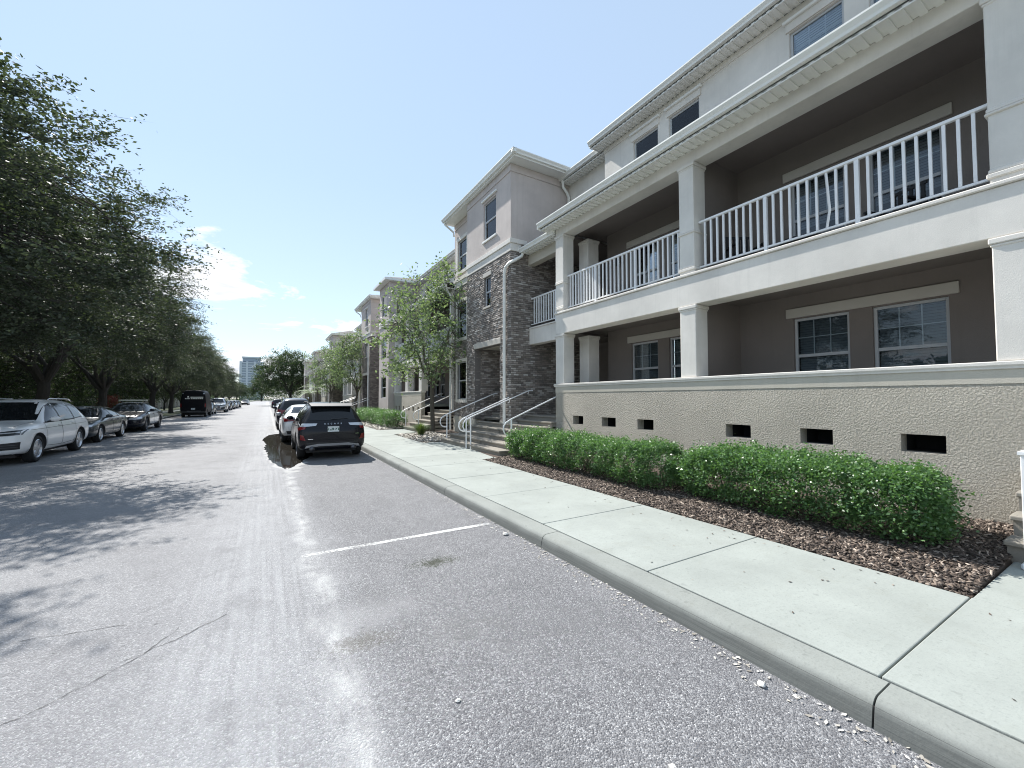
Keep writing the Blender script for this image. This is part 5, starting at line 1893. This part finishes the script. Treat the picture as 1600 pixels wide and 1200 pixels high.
SUV_ST = [(-2.31, 0.50, 0.62, 0.74, 0.58, 0.80, 0.40), (-2.27, 0.34, 0.84, 0.90, 0.80, 0.97, 0.62), (-2.18, 0.27, 0.92, 1.03, 0.86, 1.09, 0.70), (-2.03, 0.25, 0.935, 1.055, 0.885, 1.30, 0.69),
          (-1.80, 0.24, 0.94, 1.055, 0.89, 1.565, 0.63), (-1.62, 0.235, 0.945, 1.05, 0.895, 1.62, 0.62), (-1.0, 0.225, 0.945, 1.035, 0.90, 1.665, 0.625), (-0.3, 0.22, 0.945, 1.025, 0.90, 1.68, 0.625),
          (0.15, 0.22, 0.945, 1.015, 0.90, 1.645, 0.63), (0.38, 0.22, 0.945, 1.01, 0.90, 1.555, 0.66), (0.98, 0.22, 0.945, 1.0, 0.90, 1.14, 0.76), (1.12, 0.22, 0.945, 1.0, 0.895, 1.085, 0.76),
          (1.65, 0.225, 0.94, 0.975, 0.875, 1.045, 0.72), (2.05, 0.25, 0.91, 0.92, 0.84, 0.985, 0.68), (2.24, 0.28, 0.85, 0.83, 0.79, 0.875, 0.62), (2.31, 0.42, 0.60, 0.66, 0.55, 0.70, 0.40)]
SED_ST = [(-2.42, 0.48, 0.60, 0.72, 0.56, 0.78, 0.40), (-2.38, 0.33, 0.82, 0.88, 0.78, 0.97, 0.62), (-2.28, 0.25, 0.89, 0.96, 0.84, 1.06, 0.68), (-1.90, 0.22, 0.915, 0.98, 0.865, 1.085, 0.68),
          (-1.72, 0.21, 0.92, 0.98, 0.87, 1.11, 0.66), (-1.15, 0.20, 0.925, 0.975, 0.875, 1.36, 0.585), (-0.75, 0.20, 0.925, 0.965, 0.875, 1.435, 0.57), (-0.2, 0.20, 0.925, 0.955, 0.875, 1.465, 0.57),
          (0.20, 0.20, 0.925, 0.945, 0.875, 1.43, 0.58), (0.45, 0.20, 0.925, 0.935, 0.875, 1.345, 0.60), (1.05, 0.20, 0.925, 0.915, 0.875, 1.0, 0.70), (1.20, 0.20, 0.92, 0.905, 0.87, 0.965, 0.70),
          (1.75, 0.205, 0.91, 0.85, 0.845, 0.90, 0.67), (2.15, 0.22, 0.88, 0.77, 0.80, 0.82, 0.60), (2.36, 0.25, 0.80, 0.68, 0.73, 0.72, 0.52), (2.43, 0.38, 0.58, 0.58, 0.53, 0.61, 0.36)]
VAN_ST = [(-2.70, 0.55, 0.85, 1.2, 0.90, 2.20, 0.72), (-2.68, 0.42, 0.95, 1.25, 0.97, 2.42, 0.84), (-2.60, 0.36, 1.0, 1.3, 1.0, 2.53, 0.88), (-2.0, 0.33, 1.01, 1.3, 1.01, 2.58, 0.89), (0.0, 0.33, 1.01, 1.3, 1.01, 2.58, 0.89),
          (1.0, 0.33, 1.01, 1.28, 1.0, 2.55, 0.87), (1.5, 0.33, 1.01, 1.25, 0.99, 2.30, 0.84), (2.1, 0.33, 1.0, 1.2, 0.97, 1.55, 0.82), (2.5, 0.35, 0.96, 1.1, 0.92, 1.25, 0.72), (2.72, 0.4, 0.85, 0.85, 0.8, 0.95, 0.6)]

CT = {}
CT['suv'] = (*car_type(SUV_ST, (-1.40, 1.42), 0.355, 0.945), (-1.40, 1.42), 0.355, 0.945, 0.79)
CT['sedan'] = (*car_type(SED_ST, (-1.45, 1.45), 0.335, 0.925), (-1.45, 1.45), 0.335, 0.925, 0.78)
CT['van'] = (*car_type(VAN_ST, (-1.75, 1.75), 0.36, 1.01, lv=2), (-1.75, 1.75), 0.36, 1.01, 0.85)
WHEELS = {('suv', 0): wheel_meshes(0.355, 0.225, 0.245, ALLOY), ('suv', 1): wheel_meshes(0.355, 0.225, 0.245, DARKRIM), ('sedan', 0): wheel_meshes(0.335, 0.215, 0.235, ALLOY, 5),
          ('sedan', 1): wheel_meshes(0.335, 0.215, 0.235, DARKRIM, 5), ('van', 0): wheel_meshes(0.36, 0.22, 0.2, SILVERP, 7)}
WIN = {'suv': [[(0.92, 1.045), (0.02, 1.055), (0.02, 1.535), (0.30, 1.47)], [(-0.05, 1.057), (-0.95, 1.075), (-0.95, 1.535), (-0.05, 1.545)], [(-1.03, 1.08), (-1.68, 1.12), (-1.52, 1.46), (-1.03, 1.53)]],
       'sedan': [[(0.95, 0.965), (0.05, 0.985), (0.05, 1.365), (0.33, 1.31)], [(-0.02, 0.987), (-0.86, 1.0), (-0.80, 1.335), (-0.02, 1.375)], [(-0.93, 1.003), (-1.32, 1.03), (-1.20, 1.20), (-0.90, 1.31)]],
       'van': [[(1.95, 1.42), (1.05, 1.42), (1.05, 2.05), (1.45, 2.02)]]}
SEAM = plain("panel_gap", (0.008, 0.008, 0.008), 0.9)
PLATE = None


def mk_plate():
    m, nt, b = newmat("licence_plate")
    tc = nt.nodes.new("ShaderNodeTexCoord")
    n1 = noise(nt, vscale(nt, tc.outputs['Generated'], (9.0, 1.0, 2.2)), 1.0, 2, 0.5)
    s = N(nt, "SeparateXYZ", {0: tc.outputs['Generated']})
    band = ramp(nt, s.outputs[2], [(0.22, 0.0), (0.27, 1.0), (0.70, 1.0), (0.75, 0.0)])
    k = math_(nt, 'MULTIPLY', band, ramp(nt, n1, [(0.47, 0.0), (0.52, 1.0)]))
    nt.links.new(mixc(nt, k, (0.62, 0.66, 0.66), (0.05, 0.12, 0.10)), b.inputs['Base Color'])
    b.inputs['Roughness'].default_value = 0.4
    return m


PLATE = mk_plate()
CAR_CACHE = {}


def seam_ring(bvh, quad, sgn, w=0.010):
    mb = MB()
    for a, b in zip(quad, quad[1:] + quad[:1]):
        d = Vector((b[0] - a[0], b[1] - a[1]))
        nrm = Vector((-d.y, d.x)).normalized() * w / 2
        q = [(a[0] - nrm.x, a[1] - nrm.y), (b[0] - nrm.x, b[1] - nrm.y), (b[0] + nrm.x, b[1] + nrm.y), (a[0] + nrm.x, a[1] + nrm.y)]
        p = proj(bvh, 'side', q, 16, 1, 0.003, sgn)
        mb.add(p.v, p.f)
    return mb


def car_parts(kind):
    """(name, mesh, children) shared by all cars of the type; local, front at +Y"""
    if kind in CAR_CACHE:
        return CAR_CACHE[kind]
    me, bvh, wy, wr, half, track = CT[kind]
    P = []

    def add(name, mb, mat, smooth=True):
        m = mb.mesh(name, mat)
        if smooth:
            m.polygons.foreach_set('use_smooth', [True] * len(m.polygons))
        P.append((name, m))
    for s in (-1, 1):
        for q in WIN[kind]:
            # black surround, then the pane
            cx = sum(p[0] for p in q) / 4; cz = sum(p[1] for p in q) / 4
            q2 = [(p[0] + 0.028 * (1 if p[0] > cx else -1), p[1] + 0.024 * (1 if p[1] > cz else -1)) for p in q]
            add("window_frame", proj(bvh, 'side', q2, 8, 6, 0.003, s), BLACKP)
            add("side_window", proj(bvh, 'side', q, 10, 6, 0.006, s), CARGLASS)
    if kind == 'suv':
        add("windshield", proj(bvh, 'end', [(-0.70, 1.10), (0.70, 1.10), (0.585, 1.58), (-0.585, 1.58)], 12, 10, 0.005, 1), CARGLASS)
        add("rear_window", proj(bvh, 'end', [(-0.63, 1.135), (0.63, 1.135), (0.56, 1.50), (-0.56, 1.50)], 12, 8, 0.005, -1), CARGLASS)
        doors = [[(0.98, 0.40), (0.0, 0.36), (0.0, 1.03), (1.0, 1.02)], [(-0.02, 0.36), (-0.92, 0.40), (-1.02, 1.05), (-0.02, 1.03)]]
        handles = [(0.14, 0.93), (-0.80, 0.95)]
        mir, mz = (0.82, 1.06), 1.06
    elif kind == 'sedan':
        add("windshield", proj(bvh, 'end', [(-0.66, 0.995), (0.66, 0.995), (0.545, 1.385), (-0.545, 1.385)], 12, 10, 0.005, 1), CARGLASS)
        add("rear_window", proj(bvh, 'end', [(-0.62, 1.125), (0.62, 1.125), (0.53, 1.36), (-0.53, 1.36)], 12, 8, 0.005, -1), CARGLASS)
        doors = [[(0.98, 0.36), (0.0, 0.32), (0.0, 0.96), (1.02, 0.94)], [(-0.02, 0.32), (-0.95, 0.38), (-1.0, 0.98), (-0.02, 0.96)]]
        handles = [(0.14, 0.85), (-0.75, 0.87)]
        mir, mz = (0.83, 0.98), 0.98
    else:
        add("windshield", proj(bvh, 'end', [(-0.80, 1.45), (0.80, 1.45), (0.76, 2.15), (-0.76, 2.15)], 12, 10, 0.005, 1), CARGLASS)
        doors = [[(2.0, 0.5), (1.0, 0.45), (1.0, 1.38), (2.0, 1.35)]]
        handles = [(1.1, 1.2)]
        mir, mz = (1.95, 1.45), 1.45
    for s in (-1, 1):
        for q in doors:
            add("door_seam", seam_ring(bvh, q, s), SEAM)
        for (hy, hz) in handles:
            h, nn, _, _ = bvh.ray_cast(Vector((s * 3, hy, hz)), Vector((-s, 0, 0)))
            if h:
                add("door_handle", MB().tube([(h.x - s * 0.002, hy - 0.10, hz), (h.x + s * 0.03, hy - 0.08, hz + 0.003), (h.x + s * 0.03, hy + 0.08, hz + 0.003), (h.x - s * 0.002, hy + 0.10, hz)], 0.014, 6), "PAINT")
        # mirror: stalk and shell
        h, nn, _, _ = bvh.ray_cast(Vector((s * 3, mir[0] - 0.06, mz)), Vector((-s, 0, 0)))
        bx_ = h.x if h else s * half
        m = MB().tube([(bx_ - s * 0.03, mir[0] - 0.06, mz - 0.02), (bx_ + s * 0.07, mir[0] - 0.08, mz + 0.0)], 0.025, 6)
        add("mirror_stalk", m, BLACKP)
        m = MB()
        prof_ = [(0.02, 0.005), (0.05, 0.055), (0.12, 0.075), (0.19, 0.065), (0.235, 0.02)]
        m.tube([(bx_ + s * (0.02 + a), mir[0] - 0.05 - a * 0.25, mz + 0.055) for a, b in prof_], [b for a, b in prof_], 12)
        add("mirror", m, "PAINT")
    CAR_CACHE[kind] = P
    return P


def car(kind, name, label, cat, loc, rz, pm, rim=0, extra=None, scale=1.0, group=None, roofpm=None):
    me, bvh, wy, wr, half, track = CT[kind]
    t = thing(name, loc, label, cat, group, rz)
    t.scale = (scale,) * 3
    bme = me.copy()
    bme.materials[0] = pm
    link("body", bme, t)
    u = link("underbody", MB().box(-half * 0.72, half * 0.72, -1.95, 1.95, 0.19, 0.62).mesh("underbody", BLACKP), t)
    for (n_, m) in car_parts(kind):
        o = link(n_, m, t)
        if len(m.materials) == 0 or m.materials[0] is None or m.materials[0].name == "PAINTSLOT":
            o.material_slots[0].link = 'OBJECT'
            o.material_slots[0].material = pm
    tm, rm = WHEELS[(kind, rim)] if (kind, rim) in WHEELS else WHEELS[(kind, 0)]
    for y in wy:
        for s in (-1, 1):
            w = link("wheel", None, t)
            w.location = (s * track, y, wr)
            w.rotation_euler = (rng.uniform(0, 1.2), 0, 0 if s > 0 else math.pi)
            link("tyre", tm, w)
            link("rim", rm, w)
    if extra:
        extra(t, bvh)
    return t


PSLOT = bpy.data.materials.new("PAINTSLOT")
_mesh0 = MB.mesh


def _mesh(self, name, mats, off=(0, 0, 0)):
    return _mesh0(self, name, PSLOT if isinstance(mats, str) else mats, off)


MB.mesh = _mesh


def part(t, name, mb, mat, smooth=True):
    m = mb.mesh(name, mat)
    if smooth:
        m.polygons.foreach_set('use_smooth', [True] * len(m.polygons))
    return link(name, m, t)


def plate(t, bvh, z, end, w=0.31, h=0.155):
    hit, _, _, _ = bvh.ray_cast(Vector((0, end * 6, z)), Vector((0, -end, 0)))
    y = hit.y + end * 0.02
    m = MB().box(-w / 2, w / 2, min(y, y + end * 0.012), max(y, y + end * 0.012), z - h / 2, z + h / 2).mesh("licence_plate", PLATE)
    link("licence_plate", m, t)
    part(t, "plate_frame", MB().box(-w / 2 - 0.012, w / 2 + 0.012, min(y - end * 0.03, y - end * 0.001), max(y - end * 0.03, y - end * 0.001), z - h / 2 - 0.012, z + h / 2 + 0.012), BLACKP, False)


def quadpart(t, bvh, name, mode, q, mat, sgn, off=0.006, nu=8, nv=5):
    return part(t, name, proj(bvh, mode, q, nu, nv, off, sgn), mat)


def suv_black_extra(t, b):
    plate(t, b, 0.885, -1)
    for s in (-1, 1):
        quadpart(t, b, "taillight", 'end', [(s * 0.46, 0.985), (s * 0.86, 0.955), (s * 0.87, 1.055), (s * 0.42, 1.05)], LAMPW, -1, 0.012)
        quadpart(t, b, "taillight", 'end', [(s * 0.74, 0.90), (s * 0.90, 0.86), (s * 0.90, 0.955), (s * 0.72, 0.975)], LAMPR, -1, 0.010)
        quadpart(t, b, "reflector", 'end', [(s * 0.72, 0.57), (s * 0.86, 0.60), (s * 0.86, 0.74), (s * 0.78, 0.72)], LAMPR, -1, 0.012)
        part(t, "exhaust_pipe", MB().tube([(s * 0.56, -2.0, 0.33), (s * 0.56, -2.33, 0.33)], 0.075, 16), DARKRIM)
        quadpart(t, b, "exhaust_trim", 'end', [(s * 0.40, 0.40), (s * 0.74, 0.36), (s * 0.70, 0.43), (s * 0.42, 0.47)], SILVERP, -1, 0.02)
        # roof rails
        part(t, "roof_rail", MB().tube([(s * 0.60, 0.2, 1.63), (s * 0.61, 0.0, 1.67), (s * 0.61, -1.3, 1.66), (s * 0.60, -1.5, 1.60)], 0.014, 6), BLACKP)
    quadpart(t, b, "bumper_trim", 'end', [(-0.44, 0.405), (0.44, 0.405), (0.44, 0.475), (-0.44, 0.475)], SILVERP, -1, 0.022)
    quadpart(t, b, "bumper_lower", 'end', [(-0.86, 0.36), (0.86, 0.36), (0.88, 0.52), (-0.88, 0.52)], BLACKP, -1, 0.010)
    quadpart(t, b, "tailgate_seam", 'end', [(-0.70, 0.575), (0.70, 0.575), (0.70, 0.585), (-0.70, 0.585)], SEAM, -1, 0.004, 16, 1)
    quadpart(t, b, "wiper", 'end', [(-0.05, 1.15), (0.42, 1.175), (0.42, 1.19), (-0.05, 1.175)], BLACKP, -1, 0.02)
    # tailgate spoiler
    part(t, "spoiler", MB().add([(-0.60, -1.60, 1.63), (0.60, -1.60, 1.63), (0.57, -1.98, 1.555), (-0.57, -1.98, 1.555), (-0.60, -1.60, 1.58), (0.60, -1.60, 1.58), (0.57, -1.98, 1.525), (-0.57, -1.98, 1.525)],
                                [(0, 3, 2, 1), (4, 5, 6, 7), (3, 7, 6, 2), (0, 4, 7, 3), (1, 2, 6, 5)]), BLACKP, False)
    part(t, "antenna", MB().tube([(0.02, -1.25, 1.66), (0.02, -1.33, 1.72), (0.02, -1.36, 1.715)], [0.022, 0.014, 0.004], 6), BLACKP)
    lt = text_mesh("lettering", "ESCAPE", 0.058, CHROME, 0.003, space=2.9)
    o = link("lettering", lt, t)
    hit, _, _, _ = b.ray_cast(Vector((0, -6, 1.035)), Vector((0, 1, 0)))
    o.location = (0, hit.y - 0.014, 1.035)
    o.rotation_euler = (R(75), 0, 0)
    for i, (x, w) in enumerate(((-0.60, 0.13), (0.66, 0.10))):
        quadpart(t, b, "badge", 'end', [(x - w / 2, 0.60 + i * 0.13), (x + w / 2, 0.60 + i * 0.13), (x + w / 2, 0.615 + i * 0.13), (x - w / 2, 0.615 + i * 0.13)], CHROME, -1, 0.008, 4, 1)


def suv_white_extra(t, b):
    for s in (-1, 1):
        quadpart(t, b, "headlight", 'end', [(s * 0.40, 0.745), (s * 0.84, 0.775), (s * 0.85, 0.90), (s * 0.40, 0.845)], LAMPD, 1, 0.010)
        quadpart(t, b, "headlight_strip", 'end', [(s * 0.46, 0.80), (s * 0.80, 0.825), (s * 0.80, 0.85), (s * 0.46, 0.825)], LAMPW, 1, 0.016)
        quadpart(t, b, "intake", 'end', [(s * 0.46, 0.40), (s * 0.83, 0.42), (s * 0.84, 0.60), (s * 0.50, 0.57)], BLACKP, 1, 0.008)
        for k in range(2):
            quadpart(t, b, "intake_bar", 'end', [(s * 0.48, 0.455 + k * 0.055), (s * 0.81, 0.47 + k * 0.055), (s * 0.81, 0.482 + k * 0.055), (s * 0.48, 0.467 + k * 0.055)], DARKRIM, 1, 0.016)
        part(t, "roof_rail", MB().tube([(s * 0.60, 0.15, 1.62), (s * 0.61, 0.0, 1.685), (s * 0.61, -1.35, 1.675), (s * 0.60, -1.6, 1.60)], 0.016, 6), CHROME)
        quadpart(t, b, "crease_shade", 'side', [(1.75, 0.868), (-1.9, 0.905), (-1.9, 0.912), (1.75, 0.875)], SEAM, s, 0.002, 30, 1)  # dark ribbon paints the shade line of the body crease, no gap
        quadpart(t, b, "hood_seam", 'top', [(s * 0.70, 1.0), (s * 0.64, 2.0), (s * 0.632, 2.0), (s * 0.692, 1.0)], SEAM, 1, 0.003, 12, 1)
    quadpart(t, b, "grille", 'end', [(-0.36, 0.45), (0.36, 0.45), (0.38, 0.80), (-0.38, 0.80)], BLACKP, 1, 0.010, 10, 8)
    for k in range(5):
        quadpart(t, b, "grille_bar", 'end', [(-0.34, 0.49 + k * 0.06), (0.34, 0.49 + k * 0.06), (0.34, 0.505 + k * 0.06), (-0.34, 0.505 + k * 0.06)], CHROME, 1, 0.018, 10, 1)
    plate(t, b, 0.52, 1)
    for s in (-1, 1):
        quadpart(t, b, "taillight", 'end', [(s * 0.5, 0.95), (s * 0.86, 0.93), (s * 0.87, 1.03), (s * 0.5, 1.04)], LAMPR, -1, 0.010)


def front_sedan_extra(t, b):
    for s in (-1, 1):
        quadpart(t, b, "headlight", 'end', [(s * 0.42, 0.62), (s * 0.80, 0.66), (s * 0.80, 0.745), (s * 0.42, 0.69)], LAMPW, 1, 0.010)
        quadpart(t, b, "foglight", 'end', [(s * 0.58, 0.36), (s * 0.74, 0.38), (s * 0.74, 0.45), (s * 0.60, 0.43)], BLACKP, 1, 0.008)
        quadpart(t, b, "taillight", 'end', [(s * 0.45, 0.84), (s * 0.82, 0.82), (s * 0.83, 0.94), (s * 0.45, 0.95)], LAMPR, -1, 0.010)
        quadpart(t, b, "crease_shade", 'side', [(1.8, 0.80), (-1.9, 0.845), (-1.9, 0.851), (1.8, 0.806)], SEAM, s, 0.002, 30, 1)  # crease shade drawn as a thin dark ribbon
    quadpart(t, b, "grille", 'end', [(-0.40, 0.35), (0.40, 0.35), (0.36, 0.64), (-0.36, 0.64)], BLACKP, 1, 0.009, 10, 6)
    for k in range(4):
        quadpart(t, b, "grille_bar", 'end', [(-0.37, 0.41 + k * 0.055), (0.37, 0.41 + k * 0.055), (0.37, 0.423 + k * 0.055), (-0.37, 0.423 + k * 0.055)], DARKRIM, 1, 0.015, 10, 1)
    plate(t, b, 0.78, -1)


def police_extra(t, b):
    front_sedan_extra(t, b)
    WP = MATS.get("police_white") or plain("police_white", (0.68, 0.68, 0.67), 0.3, coat=1.0)
    for s in (-1, 1):
        quadpart(t, b, "white_door", 'side', [(0.96, 0.38), (0.0, 0.34), (0.0, 0.945), (0.98, 0.935)], WP, s, 0.004, 12, 8)
        quadpart(t, b, "white_door", 'side', [(-0.03, 0.34), (-0.93, 0.40), (-0.97, 0.965), (-0.03, 0.95)], WP, s, 0.004, 12, 8)
        quadpart(t, b, "headlight", 'end', [(s * 0.40, 0.60), (s * 0.82, 0.63), (s * 0.82, 0.70), (s * 0.40, 0.66)], LAMPW, 1, 0.014)
    quadpart(t, b, "white_roof", 'top', [(-0.52, -0.75), (0.52, -0.75), (0.52, 0.20), (-0.52, 0.20)], WP, 1, 0.005, 10, 10)
    part(t, "light_bar", MB().box(-0.55, 0.55, -0.32, -0.06, 1.50, 1.575), plain("light_bar", (0.55, 0.57, 0.5), 0.2), False)
    for s in (-1, 1):
        part(t, "light_bar_foot", MB().box(s * 0.45 - 0.03, s * 0.45 + 0.03, -0.25, -0.13, 1.44, 1.50), BLACKP, False)
    part(t, "push_bumper", MB().tube([(-0.3, 2.40, 0.35), (-0.3, 2.52, 0.40), (-0.3, 2.52, 0.68), (0.3, 2.52, 0.68), (0.3, 2.52, 0.40), (0.3, 2.40, 0.35)], 0.025, 6), BLACKP)


def rear_sedan_extra(t, b):
    front_sedan_extra(t, b)
    quadpart(t, b, "bumper_lower", 'end', [(-0.7, 0.36), (0.7, 0.36), (0.74, 0.47), (-0.74, 0.47)], BLACKP, -1, 0.008)


def rear_suv_extra(t, b):
    suv_white_extra(t, b)
    for s in (-1, 1):
        quadpart(t, b, "taillight", 'end', [(s * 0.62, 0.86), (s * 0.88, 0.84), (s * 0.88, 1.05), (s * 0.70, 1.07)], LAMPR, -1, 0.012)
    plate(t, b, 0.80, -1)
    quadpart(t, b, "bumper_lower", 'end', [(-0.86, 0.36), (0.86, 0.36), (0.88, 0.60), (-0.88, 0.60)], BLACKP, -1, 0.008)


def van_extra(t, b):
    plate(t, b, 0.80, -1)
    for s in (-1, 1):
        quadpart(t, b, "taillight", 'end', [(s * 0.86, 0.95), (s * 0.96, 0.95), (s * 0.96, 1.3), (s * 0.87, 1.3)], LAMPR, -1, 0.012)
        quadpart(t, b, "marker_lamp", 'end', [(s * 0.74, 2.20), (s * 0.82, 2.20), (s * 0.82, 2.27), (s * 0.74, 2.27)], LAMPW, -1, 0.012)
        quadpart(t, b, "headlight", 'end', [(s * 0.55, 0.9), (s * 0.82, 0.92), (s * 0.82, 1.05), (s * 0.55, 1.0)], LAMPW, 1, 0.012)
    quadpart(t, b, "door_seam", 'end', [(-0.006, 0.6), (0.006, 0.6), (0.006, 2.3), (-0.006, 2.3)], SEAM, -1, 0.006, 1, 16)
    part(t, "bumper", MB().box(-0.92, 0.92, -2.80, -2.6, 0.42, 0.58), BLACKP, False)
    part(t, "bumper_step", MB().box(-0.45, 0.6, -2.83, -2.68, 0.581, 0.60), SILVERP, False)
    # sign-writing on the rear doors: a pale bar, a line of small letters and an emblem
    WL = plain("van_lettering", (0.85, 0.84, 0.75), 0.5)
    quadpart(t, b, "lettering_bar", 'end', [(-0.22, 1.86), (0.74, 1.86), (0.74, 1.93), (-0.22, 1.93)], WL, -1, 0.014)
    quadpart(t, b, "emblem", 'end', [(-0.46, 1.86), (-0.32, 1.86), (-0.34, 2.0), (-0.44, 2.0)], WL, -1, 0.014)
    for (x0, x1) in ((-0.62, -0.52), (-0.50, -0.42), (-0.40, -0.33), (-0.31, -0.26), (-0.18, -0.08), (-0.05, 0.12), (0.15, 0.30), (0.33, 0.45), (0.48, 0.60), (0.63, 0.72)):
        quadpart(t, b, "lettering", 'end', [(x0, 1.72), (x1, 1.72), (x1, 1.80), (x0, 1.80)], WL, -1, 0.014, 2, 1)


P_BLACK = paint("paint_black", (0.004, 0.004, 0.008), 0.22, 0.0, 0.22, 0.25)
P_VAN = paint("paint_van", (0.006, 0.006, 0.008), 0.45, 0.0, 0.0, 0.15)
P_WHITE = paint("paint_white", (0.88, 0.88, 0.88), 0.3)
P_SILVER = paint("paint_silver", (0.55, 0.56, 0.57), 0.32, 0.5)
P_SLATE = paint("paint_slate", (0.045, 0.055, 0.065), 0.25, 0.4)
P_GREY = paint("paint_grey", (0.16, 0.18, 0.19), 0.28, 0.5)
P_NAVY = paint("paint_navy", (0.008, 0.009, 0.018), 0.22, 0.0, 0.35, 0.3)

PI = math.pi
car('suv', "parked_suv", "glossy black hatchback SUV parked at the kerb, rear towards us", "car", (1.66, 15.15, 0), 0.0, P_BLACK, 1, suv_black_extra, 0.99)
car('sedan', "parked_sedan", "pale silver sedan parked in front of the black SUV", "car", (1.42, 20.8, 0), 0.0, P_SILVER, 0, rear_sedan_extra, 1.03)
car('suv', "parked_suv", "dark tall SUV parked ahead of the silver sedan", "car", (1.45, 28.6, 0), 0.0, P_NAVY, 1, rear_suv_extra, 1.08)
car('sedan', "parked_sedan", "dark sedan mostly hidden ahead of the tall dark SUV", "car", (1.5, 36.5, 0), 0.0, P_NAVY, 1, rear_sedan_extra)
car('sedan', "parked_sedan", "second dark sedan ahead of the tall dark SUV, farther off", "car", (1.5, 46.5, 0), 0.0, P_SLATE, 1, rear_sedan_extra)
car('suv', "driving_suv", "small dark SUV far off on the road near the dense dark tree", "car", (1.6, 92, 0), 0.0, P_NAVY, 1, rear_suv_extra)

car('suv', "parked_suv", "white SUV parked under the oaks, front cut by the frame", "car", (-6.38, 18.05, 0), PI, P_WHITE, 0, suv_white_extra, 1.04)
car('sedan', "parked_sedan", "dark slate sedan parked behind the white SUV", "car", (-6.62, 24.2, 0), PI, P_SLATE, 0, front_sedan_extra, 1.0)
car('sedan', "police_car", "black and white police sedan with a roof light bar", "car", (-6.55, 30.9, 0), PI, P_NAVY, 1, police_extra, 1.08)
car('van', "parked_van", "black van with pale lettering on its rear doors", "van", (-5.98, 51.2, 0), 0.0, P_VAN, 0, van_extra, 1.0)
car('sedan', "parked_sedan", "grey-green hatch parked right behind the black van", "car", (-6.0, 58.2, 0), PI, P_GREY, 0, front_sedan_extra, 0.95)
car('suv', "parked_suv", "pale pickup-like SUV facing us beyond the black van", "car", (-5.6, 66.5, 0), PI, P_SILVER, 0, suv_white_extra, 1.12)
for k, (y, pm, lab) in enumerate(((76, P_NAVY, "first of the dark cars parked far beyond the van"), (83, P_SLATE, "second of the dark cars parked far beyond the van"), (91, P_SILVER, "silver car parked between far dark cars"),
                                  (99, P_NAVY, "last dark car parked at the far oaks"), (135, P_NAVY, "tiny dark car near the street's end"), (143, P_WHITE, "tiny white car near the street's end"))):
    car('sedan', "parked_sedan", lab, "car", (-5.6 + 0.05 * k, y, 0), PI, pm, k % 2, front_sedan_extra, 1.0, "cars parked far along the shady side")


# ================================================================== CLOUDS in the sky
def clouds():
    nt = wn
    tc = nt.nodes.new("ShaderNodeTexCoord")
    d = tc.outputs['Generated']
    s = N(nt, "SeparateXYZ", {0: d})
    z = math_(nt, 'MAXIMUM', s.outputs[2], 0.0)
    k = math_(nt, 'ADD', z, 0.16)
    cv = N(nt, "CombineXYZ", {0: math_(nt, 'ADD', math_(nt, 'DIVIDE', s.outputs[0], k), 0.34), 1: math_(nt, 'DIVIDE', s.outputs[1], k), 2: CLOUD_SEED})
    n1 = noise(nt, cv.outputs[0], 1.5, 8, 0.58, 0.3)
    cover = ramp(nt, z, [(0.0, 0.46), (0.14, 0.50), (0.27, 0.56), (0.36, 0.66), (0.6, 0.74)])
    sub = math_(nt, 'SUBTRACT', n1, cover)
    mask = ramp(nt, sub, [(0.0, 0.0), (0.05, 0.85), (0.12, 1.0)])
    shade = ramp(nt, sub, [(0.04, (1.0, 1.0, 1.0)), (0.14, (0.74, 0.76, 0.83))])
    shade = mixc(nt, 1.0, shade, (7.0, 7.05, 7.1), 'MULTIPLY')
    hz = ramp(nt, z, [(0.0, 0.55), (0.25, 0.0)])
    veil = mixc(nt, 0.62, sky.outputs[0], mixc(nt, ramp(nt, z, [(0.0, 1.0), (0.45, 0.0)]), (4.1, 5.2, 6.5), (5.0, 5.8, 6.6)))   # thin high haze over the whole sky
    c = mixc(nt, mask, veil, shade)
    nt.links.new(c, bg.inputs[0])


CLOUD_SEED = 3.7
clouds()
